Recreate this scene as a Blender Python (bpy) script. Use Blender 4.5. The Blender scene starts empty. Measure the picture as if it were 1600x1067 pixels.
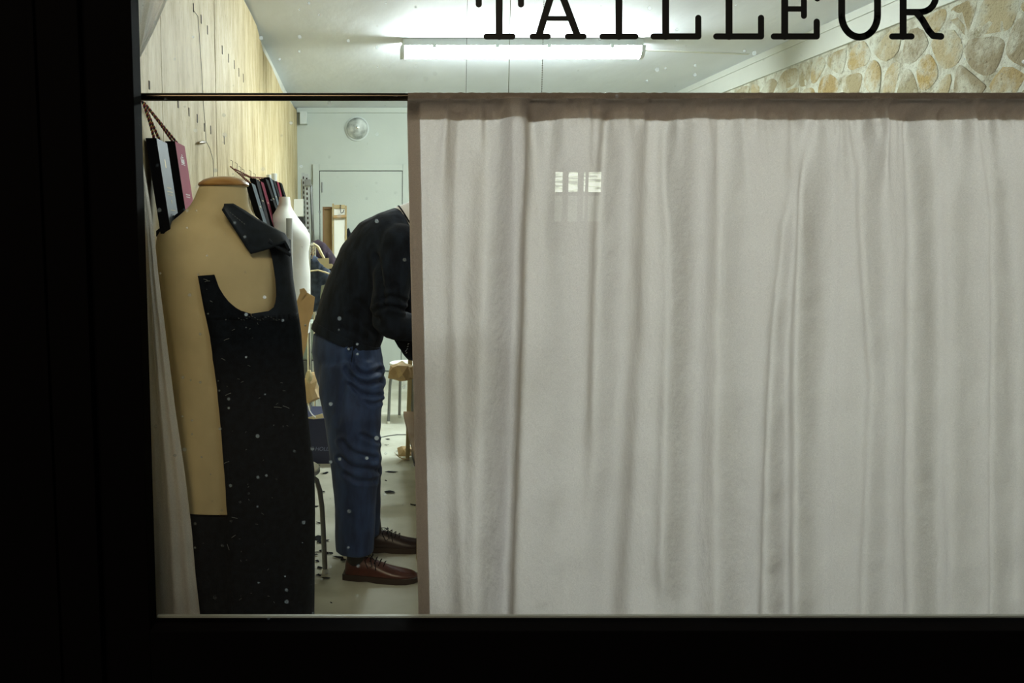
import bpy, bmesh, math, random
from mathutils import Vector, Matrix, noise
from math import sin, cos, pi, radians
random.seed(7)
S = bpy.context.scene
C = S.collection

# ------------------------------------------------------------------ camera, world, light
F, CX, CY, EYE = 1350.0, 560.0, 533.5, 1.35
TILT = math.atan(163.5 / F)
cam_d = bpy.data.cameras.new('camera')
cam = bpy.data.objects.new('camera', cam_d); C.objects.link(cam)
cam_d.sensor_width = 36; cam_d.lens = F * 36 / 1600; cam_d.shift_x = 240 / 1600
cam_d.clip_start = 0.05; cam_d.clip_end = 100
cam.location = (0, 0, EYE); cam.rotation_euler = (pi / 2 - TILT, 0, 0)
S.camera = cam
S.view_settings.view_transform = 'Standard'; S.view_settings.look = 'None'
S.view_settings.gamma = 1; S.view_settings.use_curve_mapping = False
S.view_settings.exposure = 0.0
w = bpy.data.worlds.new('night'); S.world = w; w.use_nodes = True
w.node_tree.nodes['Background'].inputs[0].default_value = (0.010, 0.009, 0.012, 1)
w.node_tree.nodes['Background'].inputs[1].default_value = 0.6
S.cycles.use_denoising = True
S.cycles.max_bounces = 10; S.cycles.transparent_max_bounces = 12
S.cycles.sample_clamp_indirect = 6

def lamp(name, loc, energy, col, size, target, shape='SQUARE', sy=None):
    d = bpy.data.lights.new(name, 'AREA'); d.energy = energy; d.color = col; d.size = size
    if sy: d.shape = 'RECTANGLE'; d.size_y = sy
    o = bpy.data.objects.new(name, d); C.objects.link(o); o.location = loc
    o.rotation_euler = (Vector(target) - Vector(loc)).to_track_quat('-Z', 'Y').to_euler()
    return o
# broad warm glow of the lamp-lit street outside; a cooler lamp the other way
lamp('sodium_street_lamp', (-1.3, -4.4, 6.6), 540, (1.0, 0.83, 0.57), 2.6, (1.0, 2.2, 1.0))
lamp('street_lamp', (6.5, -3.8, 4.8), 12, (0.86, 0.88, 1.0), 0.35, (1.0, 2.2, 1.0))
TUBE2 = 15.0      # a second batten nearer the window, above the top of the frame
TUBE = 178.0       # radiance of the fluorescent diffuser in view

# ------------------------------------------------------------------ pixel rays (1600 x 1067)
def ray(px, py):
    x = (px - CX) / F; v = -(py - CY) / F
    return Vector((x, cos(TILT) + v * sin(TILT), -sin(TILT) + v * cos(TILT)))
O0 = Vector((0, 0, EYE))
def PY(px, py, y): d = ray(px, py); return O0 + d * (y / d.y)
def PX(px, py, x): d = ray(px, py); return O0 + d * (x / d.x)
def PZ(px, py, z): d = ray(px, py); return O0 + d * ((z - EYE) / d.z)
def lerp(a, b, t): return a + (b - a) * t
def interp(pts, v):
    if v <= pts[0][0]: return pts[0][1]
    for (a, fa), (b, fb) in zip(pts, pts[1:]):
        if v <= b: return fa + (fb - fa) * (v - a) / (b - a)
    return pts[-1][1]
def sstep(a, b, v):
    t = min(1, max(0, (v - a) / (b - a))); return t * t * (3 - 2 * t)

# ------------------------------------------------------------------ materials
def srgb(r, g, b):
    f = lambda c: (c / 255) / 12.92 if c / 255 <= 0.04045 else ((c / 255 + 0.055) / 1.055) ** 2.4
    return (f(r), f(g), f(b), 1)
MATS = {}
def mat(name, col, rough=0.6, metal=0.0, var=0.0, scale=20, bump=0.0, bscale=60, stretch=(1, 1, 1),
        col2=None, spec=None, sheen=0.0, trans=0.0, bdist=0.004, coat=0):
    if name in MATS: return MATS[name]
    m = bpy.data.materials.new(name); m.use_nodes = True; nt = m.node_tree; N = nt.nodes; L = nt.links
    b = N['Principled BSDF']; b.inputs['Roughness'].default_value = rough; b.inputs['Metallic'].default_value = metal
    if spec is not None: b.inputs['Specular IOR Level'].default_value = spec
    if sheen: b.inputs['Sheen Weight'].default_value = sheen
    if coat: b.inputs['Coat Weight'].default_value = coat
    b.inputs['Base Color'].default_value = col
    tc = N.new('ShaderNodeTexCoord'); mp = N.new('ShaderNodeMapping'); mp.inputs['Scale'].default_value = stretch
    L.new(tc.outputs['Object'], mp.inputs[0])
    if var or col2:
        no = N.new('ShaderNodeTexNoise'); no.inputs['Scale'].default_value = scale; no.inputs['Detail'].default_value = 5
        L.new(mp.outputs[0], no.inputs['Vector'])
        r = N.new('ShaderNodeValToRGB'); r.color_ramp.elements[0].position = 0.35; r.color_ramp.elements[1].position = 0.65
        c2 = col2 or tuple(min(1, c * (1 + var)) for c in col[:3]) + (1,)
        c1 = col if col2 else tuple(c * (1 - var) for c in col[:3]) + (1,)
        r.color_ramp.elements[0].color = c1; r.color_ramp.elements[1].color = c2
        L.new(no.outputs['Fac'], r.inputs[0]); L.new(r.outputs[0], b.inputs['Base Color'])
    if bump:
        nb = N.new('ShaderNodeTexNoise'); nb.inputs['Scale'].default_value = bscale; nb.inputs['Detail'].default_value = 6
        L.new(mp.outputs[0], nb.inputs['Vector'])
        bp = N.new('ShaderNodeBump'); bp.inputs['Strength'].default_value = bump; bp.inputs['Distance'].default_value = bdist
        L.new(nb.outputs['Fac'], bp.inputs['Height']); L.new(bp.outputs[0], b.inputs['Normal'])
    if trans:
        tr = N.new('ShaderNodeBsdfTranslucent'); tr.inputs[0].default_value = col
        mx = N.new('ShaderNodeMixShader'); mx.inputs[0].default_value = trans
        out = N['Material Output']
        L.new(b.outputs[0], mx.inputs[1]); L.new(tr.outputs[0], mx.inputs[2]); L.new(mx.outputs[0], out.inputs[0])
    MATS[name] = m
    return m

def curtain_mat(name, tcol, dcol, trans):
    m = bpy.data.materials.new(name); m.use_nodes = True; nt = m.node_tree; N = nt.nodes; L = nt.links
    N.remove(N['Principled BSDF']); out = N['Material Output']
    tc = N.new('ShaderNodeTexCoord')
    def nz(scale, st, det=4):
        mp = N.new('ShaderNodeMapping'); mp.inputs['Scale'].default_value = st
        L.new(tc.outputs['Object'], mp.inputs[0])
        n = N.new('ShaderNodeTexNoise'); n.inputs['Scale'].default_value = scale; n.inputs['Detail'].default_value = det
        L.new(mp.outputs[0], n.inputs['Vector']); return n
    a = nz(260, (1, 1, 6), 2); b = nz(260, (6, 1, 1), 2); c = nz(7, (1.6, 1, 1), 6); d = nz(22, (1, 1, .7), 5)
    add = N.new('ShaderNodeMath'); add.operation = 'ADD'; L.new(a.outputs[0], add.inputs[0]); L.new(b.outputs[0], add.inputs[1])
    def bump(src, s, dist, nrm=None):
        q = N.new('ShaderNodeBump'); q.inputs['Strength'].default_value = s; q.inputs['Distance'].default_value = dist
        L.new(src, q.inputs['Height'])
        if nrm: L.new(nrm, q.inputs['Normal'])
        return q.outputs[0]
    n1 = bump(c.outputs[0], 0.5, 0.035); n2 = bump(d.outputs[0], 0.28, 0.008, n1); n3 = bump(add.outputs[0], 0.22, 0.0010, n2)
    r = N.new('ShaderNodeMapRange'); r.inputs['From Min'].default_value = 0.7; r.inputs['From Max'].default_value = 1.3
    r.inputs['To Min'].default_value = 0.84; r.inputs['To Max'].default_value = 1.12
    L.new(add.outputs[0], r.inputs[0])
    def tint(col):
        v = N.new('ShaderNodeMix'); v.data_type = 'RGBA'; v.blend_type = 'MULTIPLY'; v.inputs[0].default_value = 1
        v.inputs[6].default_value = col; L.new(r.outputs[0], v.inputs[7]); return v.outputs[2]
    df = N.new('ShaderNodeBsdfDiffuse'); L.new(tint(dcol), df.inputs[0]); L.new(n3, df.inputs['Normal'])
    tr = N.new('ShaderNodeBsdfTranslucent'); L.new(tint(tcol), tr.inputs[0]); L.new(n3, tr.inputs['Normal'])
    mx = N.new('ShaderNodeMixShader'); mx.inputs[0].default_value = trans
    L.new(df.outputs[0], mx.inputs[1]); L.new(tr.outputs[0], mx.inputs[2]); L.new(mx.outputs[0], out.inputs[0])
    return m

def emit(name, col, strength):
    m = bpy.data.materials.new(name); m.use_nodes = True; N = m.node_tree.nodes
    N.remove(N['Principled BSDF']); e = N.new('ShaderNodeEmission'); e.inputs[0].default_value = col; e.inputs[1].default_value = strength
    m.node_tree.links.new(e.outputs[0], N['Material Output'].inputs[0]); return m

def glass_mat():
    m = bpy.data.materials.new('dusty_window_glass'); m.use_nodes = True; nt = m.node_tree; N = nt.nodes; L = nt.links
    N.remove(N['Principled BSDF']); out = N['Material Output']
    t = N.new('ShaderNodeBsdfTransparent'); t.inputs[0].default_value = (0.97, 0.985, 0.975, 1)
    g = N.new('ShaderNodeBsdfGlossy'); g.inputs['Roughness'].default_value = 0.0
    fr = N.new('ShaderNodeFresnel'); fr.inputs[0].default_value = 1.52
    k = N.new('ShaderNodeMath'); k.operation = 'MULTIPLY'; k.inputs[1].default_value = 1.8; L.new(fr.outputs[0], k.inputs[0])
    mx = N.new('ShaderNodeMixShader'); L.new(k.outputs[0], mx.inputs[0]); L.new(t.outputs[0], mx.inputs[1]); L.new(g.outputs[0], mx.inputs[2])
    # dried drops and dust specks
    tc = N.new('ShaderNodeTexCoord')
    vo = N.new('ShaderNodeTexVoronoi'); vo.inputs['Scale'].default_value = 42; L.new(tc.outputs['Object'], vo.inputs['Vector'])
    sepc = N.new('ShaderNodeSeparateColor'); L.new(vo.outputs['Color'], sepc.inputs[0])
    size = N.new('ShaderNodeMapRange'); size.inputs['From Min'].default_value = 0.66; size.inputs['From Max'].default_value = 1.0
    size.inputs['To Min'].default_value = 0.0; size.inputs['To Max'].default_value = 0.30; L.new(sepc.outputs[0], size.inputs[0])
    sub = N.new('ShaderNodeMath'); sub.operation = 'SUBTRACT'; L.new(size.outputs[0], sub.inputs[0]); L.new(vo.outputs['Distance'], sub.inputs[1])
    soft = N.new('ShaderNodeMapRange'); soft.inputs['From Min'].default_value = 0.0; soft.inputs['From Max'].default_value = 0.09
    soft.inputs['To Max'].default_value = 0.42; L.new(sub.outputs[0], soft.inputs[0])
    pt = N.new('ShaderNodeTexNoise'); pt.inputs['Scale'].default_value = 2.6; pt.inputs['Detail'].default_value = 2; L.new(tc.outputs['Object'], pt.inputs['Vector'])
    pm = N.new('ShaderNodeMapRange'); pm.inputs['From Min'].default_value = 0.32; pm.inputs['From Max'].default_value = 0.58; L.new(pt.outputs['Fac'], pm.inputs[0])
    mu = N.new('ShaderNodeMath'); mu.operation = 'MULTIPLY'; L.new(soft.outputs[0], mu.inputs[0]); L.new(pm.outputs[0], mu.inputs[1])
    sx = N.new('ShaderNodeSeparateXYZ'); L.new(tc.outputs['Object'], sx.inputs[0])
    ma = N.new('ShaderNodeMapRange'); ma.inputs['From Min'].default_value = .08; ma.inputs['From Max'].default_value = .22; ma.inputs['To Min'].default_value = 1; ma.inputs['To Max'].default_value = 0; L.new(sx.outputs[0], ma.inputs[0])
    mb_ = N.new('ShaderNodeMapRange'); mb_.inputs['From Min'].default_value = 1.66; mb_.inputs['From Max'].default_value = 1.78; L.new(sx.outputs[2], mb_.inputs[0])
    mc = N.new('ShaderNodeMath'); mc.operation = 'MAXIMUM'; L.new(ma.outputs[0], mc.inputs[0]); L.new(mb_.outputs[0], mc.inputs[1])
    md_ = N.new('ShaderNodeMath'); md_.operation = 'MULTIPLY'; L.new(mc.outputs[0], md_.inputs[0]); L.new(mu.outputs[0], md_.inputs[1]); mu = md_
    tr = N.new('ShaderNodeBsdfTranslucent'); tr.inputs[0].default_value = (0.85, 0.95, 1, 1)
    mx2 = N.new('ShaderNodeMixShader'); L.new(mu.outputs[0], mx2.inputs[0]); L.new(mx.outputs[0], mx2.inputs[1]); L.new(tr.outputs[0], mx2.inputs[2])
    L.new(mx2.outputs[0], out.inputs[0])
    return m

def ply_mat():
    m = bpy.data.materials.new('pale_strand_board'); m.use_nodes = True; nt = m.node_tree; N = nt.nodes; L = nt.links
    b = N['Principled BSDF']; b.inputs['Roughness'].default_value = 0.62; b.inputs['Specular IOR Level'].default_value = .35
    tc = N.new('ShaderNodeTexCoord'); oi = N.new('ShaderNodeObjectInfo')
    cb = N.new('ShaderNodeVectorMath'); cb.operation = 'ADD'; L.new(tc.outputs['Object'], cb.inputs[0]); L.new(oi.outputs['Random'], cb.inputs[1])
    def nz(scale, st, det=5, rough=.6):
        mp = N.new('ShaderNodeMapping'); mp.inputs['Scale'].default_value = st; L.new(cb.outputs[0], mp.inputs[0])
        n = N.new('ShaderNodeTexNoise'); n.inputs['Scale'].default_value = scale; n.inputs['Detail'].default_value = det
        n.inputs['Roughness'].default_value = rough; L.new(mp.outputs[0], n.inputs['Vector']); return n
    a = nz(110, (1, 1, .10), 7, .75); c = nz(9, (1, 1, .3), 3); f = nz(190, (1, .8, .14), 3, .7)
    r = N.new('ShaderNodeValToRGB'); e = r.color_ramp.elements
    e[0].position = .36; e[0].color = srgb(164, 142, 98); e[1].position = .66; e[1].color = srgb(230, 218, 186)
    q = e.new(.5); q.color = srgb(206, 188, 144)
    mix = N.new('ShaderNodeMath'); mix.operation = 'ADD'
    m1 = N.new('ShaderNodeMath'); m1.operation = 'MULTIPLY'; m1.inputs[1].default_value = .5; L.new(a.outputs[0], m1.inputs[0])
    m2 = N.new('ShaderNodeMath'); m2.operation = 'MULTIPLY'; m2.inputs[1].default_value = .5; L.new(c.outputs[0], m2.inputs[0])
    L.new(m1.outputs[0], mix.inputs[0]); L.new(m2.outputs[0], mix.inputs[1]); L.new(mix.outputs[0], r.inputs[0])
    fl = N.new('ShaderNodeValToRGB'); fl.color_ramp.elements[0].position = .31; fl.color_ramp.elements[0].color = (.45, .35, .2, 1)
    fl.color_ramp.elements[1].position = .40; fl.color_ramp.elements[1].color = (1, 1, 1, 1); L.new(f.outputs[0], fl.inputs[0])
    mu = N.new('ShaderNodeMix'); mu.data_type = 'RGBA'; mu.blend_type = 'MULTIPLY'; mu.inputs[0].default_value = .8
    L.new(r.outputs[0], mu.inputs[6]); L.new(fl.outputs[0], mu.inputs[7]); L.new(mu.outputs[2], b.inputs['Base Color'])
    bp = N.new('ShaderNodeBump'); bp.inputs['Strength'].default_value = .5; bp.inputs['Distance'].default_value = .003
    L.new(a.outputs[0], bp.inputs['Height']); L.new(bp.outputs[0], b.inputs['Normal'])
    return m

def stone_mat(name, mortar_only=False):
    m = bpy.data.materials.new(name); m.use_nodes = True; nt = m.node_tree; N = nt.nodes; L = nt.links
    b = N['Principled BSDF']; b.inputs['Roughness'].default_value = 0.9
    tc = N.new('ShaderNodeTexCoord'); oi = N.new('ShaderNodeObjectInfo')
    def nz(scale, det=6, rough=.65):
        n = N.new('ShaderNodeTexNoise'); n.inputs['Scale'].default_value = scale; n.inputs['Detail'].default_value = det
        n.inputs['Roughness'].default_value = rough; L.new(tc.outputs['Object'], n.inputs['Vector']); return n
    big = nz(9); fine = nz(55, 8, .75); smear = nz(6.5, 8, .6)
    r = N.new('ShaderNodeValToRGB'); e = r.color_ramp.elements
    if mortar_only:
        e[0].position = .32; e[0].color = srgb(176, 168, 138); e[1].position = .55; e[1].color = srgb(236, 238, 224)
        L.new(big.outputs[0], r.inputs[0]); base = r.outputs[0]
    else:
        e[0].position = 0; e[0].color = srgb(198, 172, 112); e[1].position = 1; e[1].color = srgb(180, 172, 142)
        for p, cc in ((.2, (204, 190, 152)), (.4, (172, 160, 132)), (.6, (208, 196, 160)), (.8, (190, 162, 104))):
            q = e.new(p); q.color = srgb(*cc)
        L.new(oi.outputs['Random'], r.inputs[0])
        rm = N.new('ShaderNodeValToRGB'); rm.color_ramp.elements[0].position = .45; rm.color_ramp.elements[1].position = .60
        L.new(smear.outputs[0], rm.inputs[0])
        mm = N.new('ShaderNodeMix'); mm.data_type = 'RGBA'; L.new(rm.outputs[0], mm.inputs[0]); L.new(r.outputs[0], mm.inputs[6])
        mm.inputs[7].default_value = srgb(222, 222, 204); base = mm.outputs[2]
    pr = N.new('ShaderNodeValToRGB'); pr.color_ramp.elements[0].position = .30; pr.color_ramp.elements[0].color = (.42, .38, .32, 1)
    pr.color_ramp.elements[1].position = .46; pr.color_ramp.elements[1].color = (1, 1, 1, 1); L.new(fine.outputs[0], pr.inputs[0])
    mu = N.new('ShaderNodeMix'); mu.data_type = 'RGBA'; mu.blend_type = 'MULTIPLY'; mu.inputs[0].default_value = 1
    L.new(base, mu.inputs[6]); L.new(pr.outputs[0], mu.inputs[7]); L.new(mu.outputs[2], b.inputs['Base Color'])
    add = N.new('ShaderNodeMath'); add.operation = 'ADD'; L.new(fine.outputs[0], add.inputs[0]); L.new(big.outputs[0], add.inputs[1])
    bp = N.new('ShaderNodeBump'); bp.inputs['Strength'].default_value = .9; bp.inputs['Distance'].default_value = .016
    L.new(add.outputs[0], bp.inputs['Height']); L.new(bp.outputs[0], b.inputs['Normal'])
    return m

M_black = mat('black_frame_paint', (0.0010, 0.0009, 0.0012, 1), .8, spec=.02)
M_white = mat('white_paint', srgb(205, 208, 200), .6, var=.03, scale=4, bump=.1, bscale=40)
M_ceil = mat('ceiling_paint', srgb(220, 226, 234), .75, var=.05, scale=3, bump=.25, bscale=14, stretch=(1, .35, 1), bdist=.012)
M_back = mat('back_wall_paint', srgb(186, 194, 186), .6, var=.03, scale=3, bump=.2, bscale=60)
M_plaster = mat('white_plaster', srgb(214, 216, 208), .85, var=.06, scale=12, bump=.6, bscale=30)
M_floor = mat('concrete_floor', srgb(156, 154, 136), .5, col2=srgb(194, 196, 182), scale=2.4, bump=.2, bscale=30)
M_ply = ply_mat()
M_stone = stone_mat('rubble_stone'); M_mortar = stone_mat('lime_mortar', True)
M_drape = curtain_mat('white_drape', (.8, .79, .76, 1), (.80, .78, .73, 1), .35)
M_curt = curtain_mat('calico_curtain', (.72, .675, .655, 1), (.50, .465, .43, 1), .70)
M_hem = curtain_mat('calico_hem', (.42, .32, .25, 1), (.27, .215, .175, 1), .50)  # same calico, darkened and browned: doubled-cloth shade and warm light in its colour
M_metal = mat('brushed_metal', srgb(170, 172, 170), .28, 1, bump=.05)
M_chrome = mat('chrome', srgb(225, 228, 228), .14, 1)
M_greytube = mat('grey_steel_tube', srgb(128, 130, 128), .35, .6)
M_darkrod = mat('dark_bronze_rod', srgb(70, 62, 54), .24, 1)
M_linen = mat('beige_linen', srgb(194, 178, 136), .85, var=.05, scale=14, bump=.25, bscale=420, bdist=.0008)
M_wood = mat('varnished_beech', srgb(150, 108, 56), .3, col2=srgb(172, 132, 76), scale=8, stretch=(1, 8, 1), coat=.3)
M_plainwood = mat('raw_pine', srgb(152, 134, 92), .6, col2=srgb(172, 156, 116), scale=10, stretch=(6, 1, .4), bump=.1)
M_brownwood = mat('brown_board', srgb(112, 84, 50), .6, var=.1, scale=8, stretch=(4, 1, .5))
M_wool = mat('charcoal_wool', (0.0032, 0.0048, 0.0072, 1), .9, col2=(0.0065, 0.0095, 0.014, 1), scale=60, bump=.6, bscale=480, bdist=.001, spec=.08)
M_wool2 = mat('blue_black_wool', (0.0042, 0.0078, 0.012, 1), .9, col2=(0.0085, 0.014, 0.022, 1), scale=40, bump=.5, bscale=400, bdist=.001, sheen=.03, spec=.25)
M_lint = mat('pale_lint', srgb(120, 124, 120), .9)
M_sweater = mat('navy_sweater', (0.003, 0.0055, 0.011, 1), .95, col2=(0.010, 0.017, 0.031, 1), scale=30, bump=.6, bscale=300, stretch=(1, 1, .4), bdist=.0015, sheen=.03, spec=.2)
M_denim = mat('indigo_denim', (0.012, 0.028, 0.085, 1), .65, col2=(0.030, 0.066, 0.180, 1), scale=24, bump=.5, bscale=500, stretch=(1, 1, .3), bdist=.001, sheen=.04, spec=.3)
M_leather = mat('brown_leather', srgb(74, 34, 24), .32, var=.2, scale=20, bump=.15, bscale=90, bdist=.002)
M_leather_shade = mat('shaded_leather', srgb(38, 22, 20), .35, var=.2, scale=20, bump=.15, bscale=90, bdist=.002)  # far shoe: same brown leather, its shade put into a darker colour
M_sole = mat('shoe_sole', srgb(46, 32, 24), .6)
M_skin = mat('skin', srgb(205, 160, 132), .5, var=.05, scale=12)
M_hair = mat('grey_brown_hair', srgb(70, 58, 46), .7, bump=.8, bscale=90, stretch=(1, 1, .2))
M_shirt = mat('white_shirt', srgb(238, 240, 244), .7)
M_whiteform = mat('white_form_cloth', srgb(240, 242, 236), .75, bump=.1, bscale=300, bdist=.0006)
M_paper = mat('white_paper', srgb(216, 218, 214), .7, trans=.2)
M_kraft = mat('kraft_paper', srgb(206, 182, 140), .7, trans=.25, var=.08, scale=14, bump=.2, bscale=40)
M_cream = mat('cream_card', srgb(214, 202, 160), .7)
M_blackcloth = mat('black_book_cloth', (0.006, 0.006, 0.007, 1), .9, spec=.1, bump=.2, bscale=300, bdist=.0006)
M_greycover = mat('blue_grey_cover', srgb(62, 74, 84), .6, var=.1, scale=9, bump=.15, bscale=200, bdist=.0008)
M_pinkcover = mat('raspberry_cover', srgb(160, 72, 92), .8, spec=.25, var=.05, scale=9, bump=.1, bscale=200, bdist=.0008)
M_pages = mat('swatch_edges', srgb(44, 32, 34), .8, var=.4, scale=60, stretch=(8, 8, .2))
M_gold = mat('gold_print', srgb(160, 140, 90), .4, .5)
M_whiteprint = mat('white_print', srgb(230, 215, 220), .6)
M_cordred = mat('red_cord', srgb(140, 28, 44), .7); M_cordnavy = mat('navy_cord', srgb(22, 24, 50), .7); M_cordyel = mat('yellow_cord', srgb(200, 178, 90), .7)
M_purple = mat('plum_cloth', (0.022, 0.012, 0.022, 1), .9, var=.3, scale=30)
M_bag = mat('navy_paper_bag', (0.006, 0.012, 0.050, 1), .45, bump=.1, bscale=20)
M_dark = mat('dark_plastic', (0.012, 0.012, 0.012, 1), .6)
M_seat = mat('white_laminate', srgb(222, 224, 216), .35)
M_plastic = mat('clear_plastic_box', srgb(188, 204, 192), .25, trans=.4)
M_wire = mat('thin_dark_wire', (0.02, 0.02, 0.02, 1), .5)
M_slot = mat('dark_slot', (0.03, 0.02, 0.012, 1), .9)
M_housing = mat('lamp_housing', srgb(200, 208, 204), .4)
M_tube = emit('fluorescent_diffuser', (.90, 1.0, .99, 1), TUBE)
M_tube2 = emit('second_diffuser', (.92, 1.0, .98, 1), TUBE2)
M_glass = glass_mat()
M_facade = mat('street_render', srgb(60, 56, 52), .9, var=.1, scale=2, bump=.3)
M_asphalt = mat('pavement', srgb(40, 40, 42), .9, var=.2, scale=30, bump=.4)

# ------------------------------------------------------------------ mesh helpers
class MB:
    def __init__(s): s.v = []; s.f = []
    def add(s, vs, fs):
        o = len(s.v); s.v += [Vector(x) for x in vs]; s.f += [tuple(i + o for i in f) for f in fs]; return s
    def box(s, a, b):
        x0, y0, z0 = a; x1, y1, z1 = b
        return s.hexa([(x0, y0, z0), (x1, y0, z0), (x1, y1, z0), (x0, y1, z0), (x0, y0, z1), (x1, y0, z1), (x1, y1, z1), (x0, y1, z1)])
    def hexa(s, p): return s.add(p, [(0, 3, 2, 1), (4, 5, 6, 7), (0, 1, 5, 4), (1, 2, 6, 5), (2, 3, 7, 6), (3, 0, 4, 7)])
    def loft(s, rings, cap=True, close=True):
        n = len(rings[0]); o = len(s.v)
        for r in rings: s.v += [Vector(x) for x in r]
        for i in range(len(rings) - 1):
            for j in range(n if close else n - 1):
                k = (j + 1) % n
                s.f.append((o + i * n + j, o + i * n + k, o + (i + 1) * n + k, o + (i + 1) * n + j))
        if cap and close:
            s.f.append(tuple(o + j for j in reversed(range(n)))); s.f.append(tuple(o + (len(rings) - 1) * n + j for j in range(n)))
        return s
    def tube(s, pts, r, n=10, cap=True):
        pts = [Vector(p) for p in pts]; rs = r if isinstance(r, (list, tuple)) else [r] * len(pts)
        up = Vector((0, 0, 1)); rings = []; prev = None
        for i, p in enumerate(pts):
            t = (pts[min(i + 1, len(pts) - 1)] - pts[max(i - 1, 0)]).normalized()
            if prev is None:
                a = t.cross(up) if abs(t.z) < .95 else t.cross(Vector((1, 0, 0)))
            else: a = prev - t * prev.dot(t)
            a.normalize(); prev = a; b = t.cross(a)
            rings.append([p + (a * cos(2 * pi * k / n) + b * sin(2 * pi * k / n)) * rs[i] for k in range(n)])
        return s.loft(rings, cap)
    def oval(s, secs, side=Vector((0, 1, 0)), n=20):
        """sections (centre, half thickness, half depth along side) perpendicular to the path"""
        P = [Vector(q[0]) for q in secs]; rings = []
        for i, q in enumerate(secs):
            t = (P[min(i + 1, len(P) - 1)] - P[max(i - 1, 0)]).normalized()
            sd = (side - t * side.dot(t)).normalized(); nn = t.cross(sd).normalized()
            rings.append([P[i] + nn * cos(2 * pi * k / n) * q[1] + sd * sin(2 * pi * k / n) * q[2] for k in range(n)])
        return s.loft(rings)
    def lathe(s, prof, c=(0, 0, 0), n=28, ax=1, ay=1):
        c = Vector(c); return s.loft([[c + Vector((r * ax * cos(2 * pi * k / n), r * ay * sin(2 * pi * k / n), z)) for k in range(n)] for r, z in prof])
    def ball(s, c, r, n=12, rot=None):
        c = Vector(c); r = (r, r, r) if not isinstance(r, (tuple, list)) else r; rings = []
        for i in range(n + 1):
            a = pi * (0.03 + .94 * i / n)
            ring = []
            for k in range(n + 4):
                q = Vector((r[0] * sin(a) * cos(2 * pi * k / (n + 4)), r[1] * sin(a) * sin(2 * pi * k / (n + 4)), -r[2] * cos(a)))
                if rot: q = rot @ q
                ring.append(c + q)
            rings.append(ring)
        return s.loft(rings)
    def prism(s, poly, off):
        n = len(poly); off = Vector(off); a = [Vector(p) for p in poly]
        return s.add(a + [p + off for p in a], [tuple(reversed(range(n))), tuple(range(n, 2 * n))] + [(i, (i + 1) % n, n + (i + 1) % n, n + i) for i in range(n)])
    def build(s, name, m, parent=None, smooth=True, angle=40, origin=None, bevel=0, mods=None):
        me = bpy.data.meshes.new(name)
        org = Vector(origin) if origin is not None else None
        if parent is not None and org is None: org = Vector((0, 0, 0))
        base = (parent_world(parent) if parent is not None else Vector((0, 0, 0)))
        if org is None or parent is not None and origin is None: org = base
        me.from_pydata([v - org for v in s.v], [], s.f); me.update()
        bm = bmesh.new(); bm.from_mesh(me); bmesh.ops.recalc_face_normals(bm, faces=bm.faces)
        if bevel:
            ed = [e for e in bm.edges if e.calc_face_angle(0) > .6]
            bmesh.ops.bevel(bm, geom=ed, offset=bevel, segments=2, affect='EDGES', profile=.6)
        bm.to_mesh(me); bm.free()
        if smooth: me.shade_smooth(); me.set_sharp_from_angle(angle=radians(angle))
        me.materials.append(m)
        o = bpy.data.objects.new(name, me); C.objects.link(o)
        if parent is not None: o.parent = parent
        o.location = org - base
        return o
def parent_world(o):
    p = Vector((0, 0, 0))
    while o is not None: p += o.location; o = o.parent
    return p
def tag(o, label=None, cat=None, group=None, kind=None):
    if label: o['label'] = label
    if cat: o['category'] = cat
    if group: o['group'] = group
    if kind: o['kind'] = kind
    return o
def thing(name, loc, label, cat, group=None):
    o = bpy.data.objects.new(name, None); C.objects.link(o); o.location = loc; o.empty_display_size = .05
    return tag(o, label, cat, group)
def st(o): o['kind'] = 'structure'; return o
def bake(o, fn=None):
    """apply modifiers, then push vertices along their normals by fn(co)"""
    dg = bpy.context.evaluated_depsgraph_get(); ev = o.evaluated_get(dg); me = bpy.data.meshes.new_from_object(ev)
    mats = list(o.data.materials); o.modifiers.clear(); o.data = me
    if not me.materials:
        for m in mats: me.materials.append(m)
    if fn:
        base = parent_world(o); ns = [v.normal.copy() for v in me.vertices]
        for v, n in zip(me.vertices, ns): v.co += n * fn(v.co + base, n)
    me.shade_smooth(); me.update(); return o
def fuse(o, voxel, smooth=4, fn=None):
    r = o.modifiers.new('r', 'REMESH'); r.mode = 'VOXEL'; r.voxel_size = voxel
    if smooth: q = o.modifiers.new('s', 'SMOOTH'); q.factor = .5; q.iterations = smooth
    return bake(o, fn)
def vn(v, s=1.0): return noise.noise(Vector(v) * s)

# ------------------------------------------------------------------ room shell
XL, XR, YF, YB, ZC = -0.60, 2.77, 2.20, 8.65, 2.60
BEAMZ = 2.44
st(MB().box((XL - .2, YF, -.1), (XR + .3, YB + .2, 0)).build('floor', M_floor))
st(MB().box((XL - .2, YF + .1, ZC), (XR + .3, YB + .2, ZC + .1)).build('ceiling', M_ceil))
wl = st(MB().box((XL - .2, YF + .08, 0), (XL - .025, YB + .1, ZC)).build('wall_left', M_plaster))
wb = st(MB().box((XL - .2, YB, 0), (XR + .3, YB + .12, ZC)).build('wall_back', M_back))
wr = st(MB().box((XR + .02, YF + .08, 0), (XR + .3, YB, ZC)).build('wall_right', M_mortar))
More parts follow.
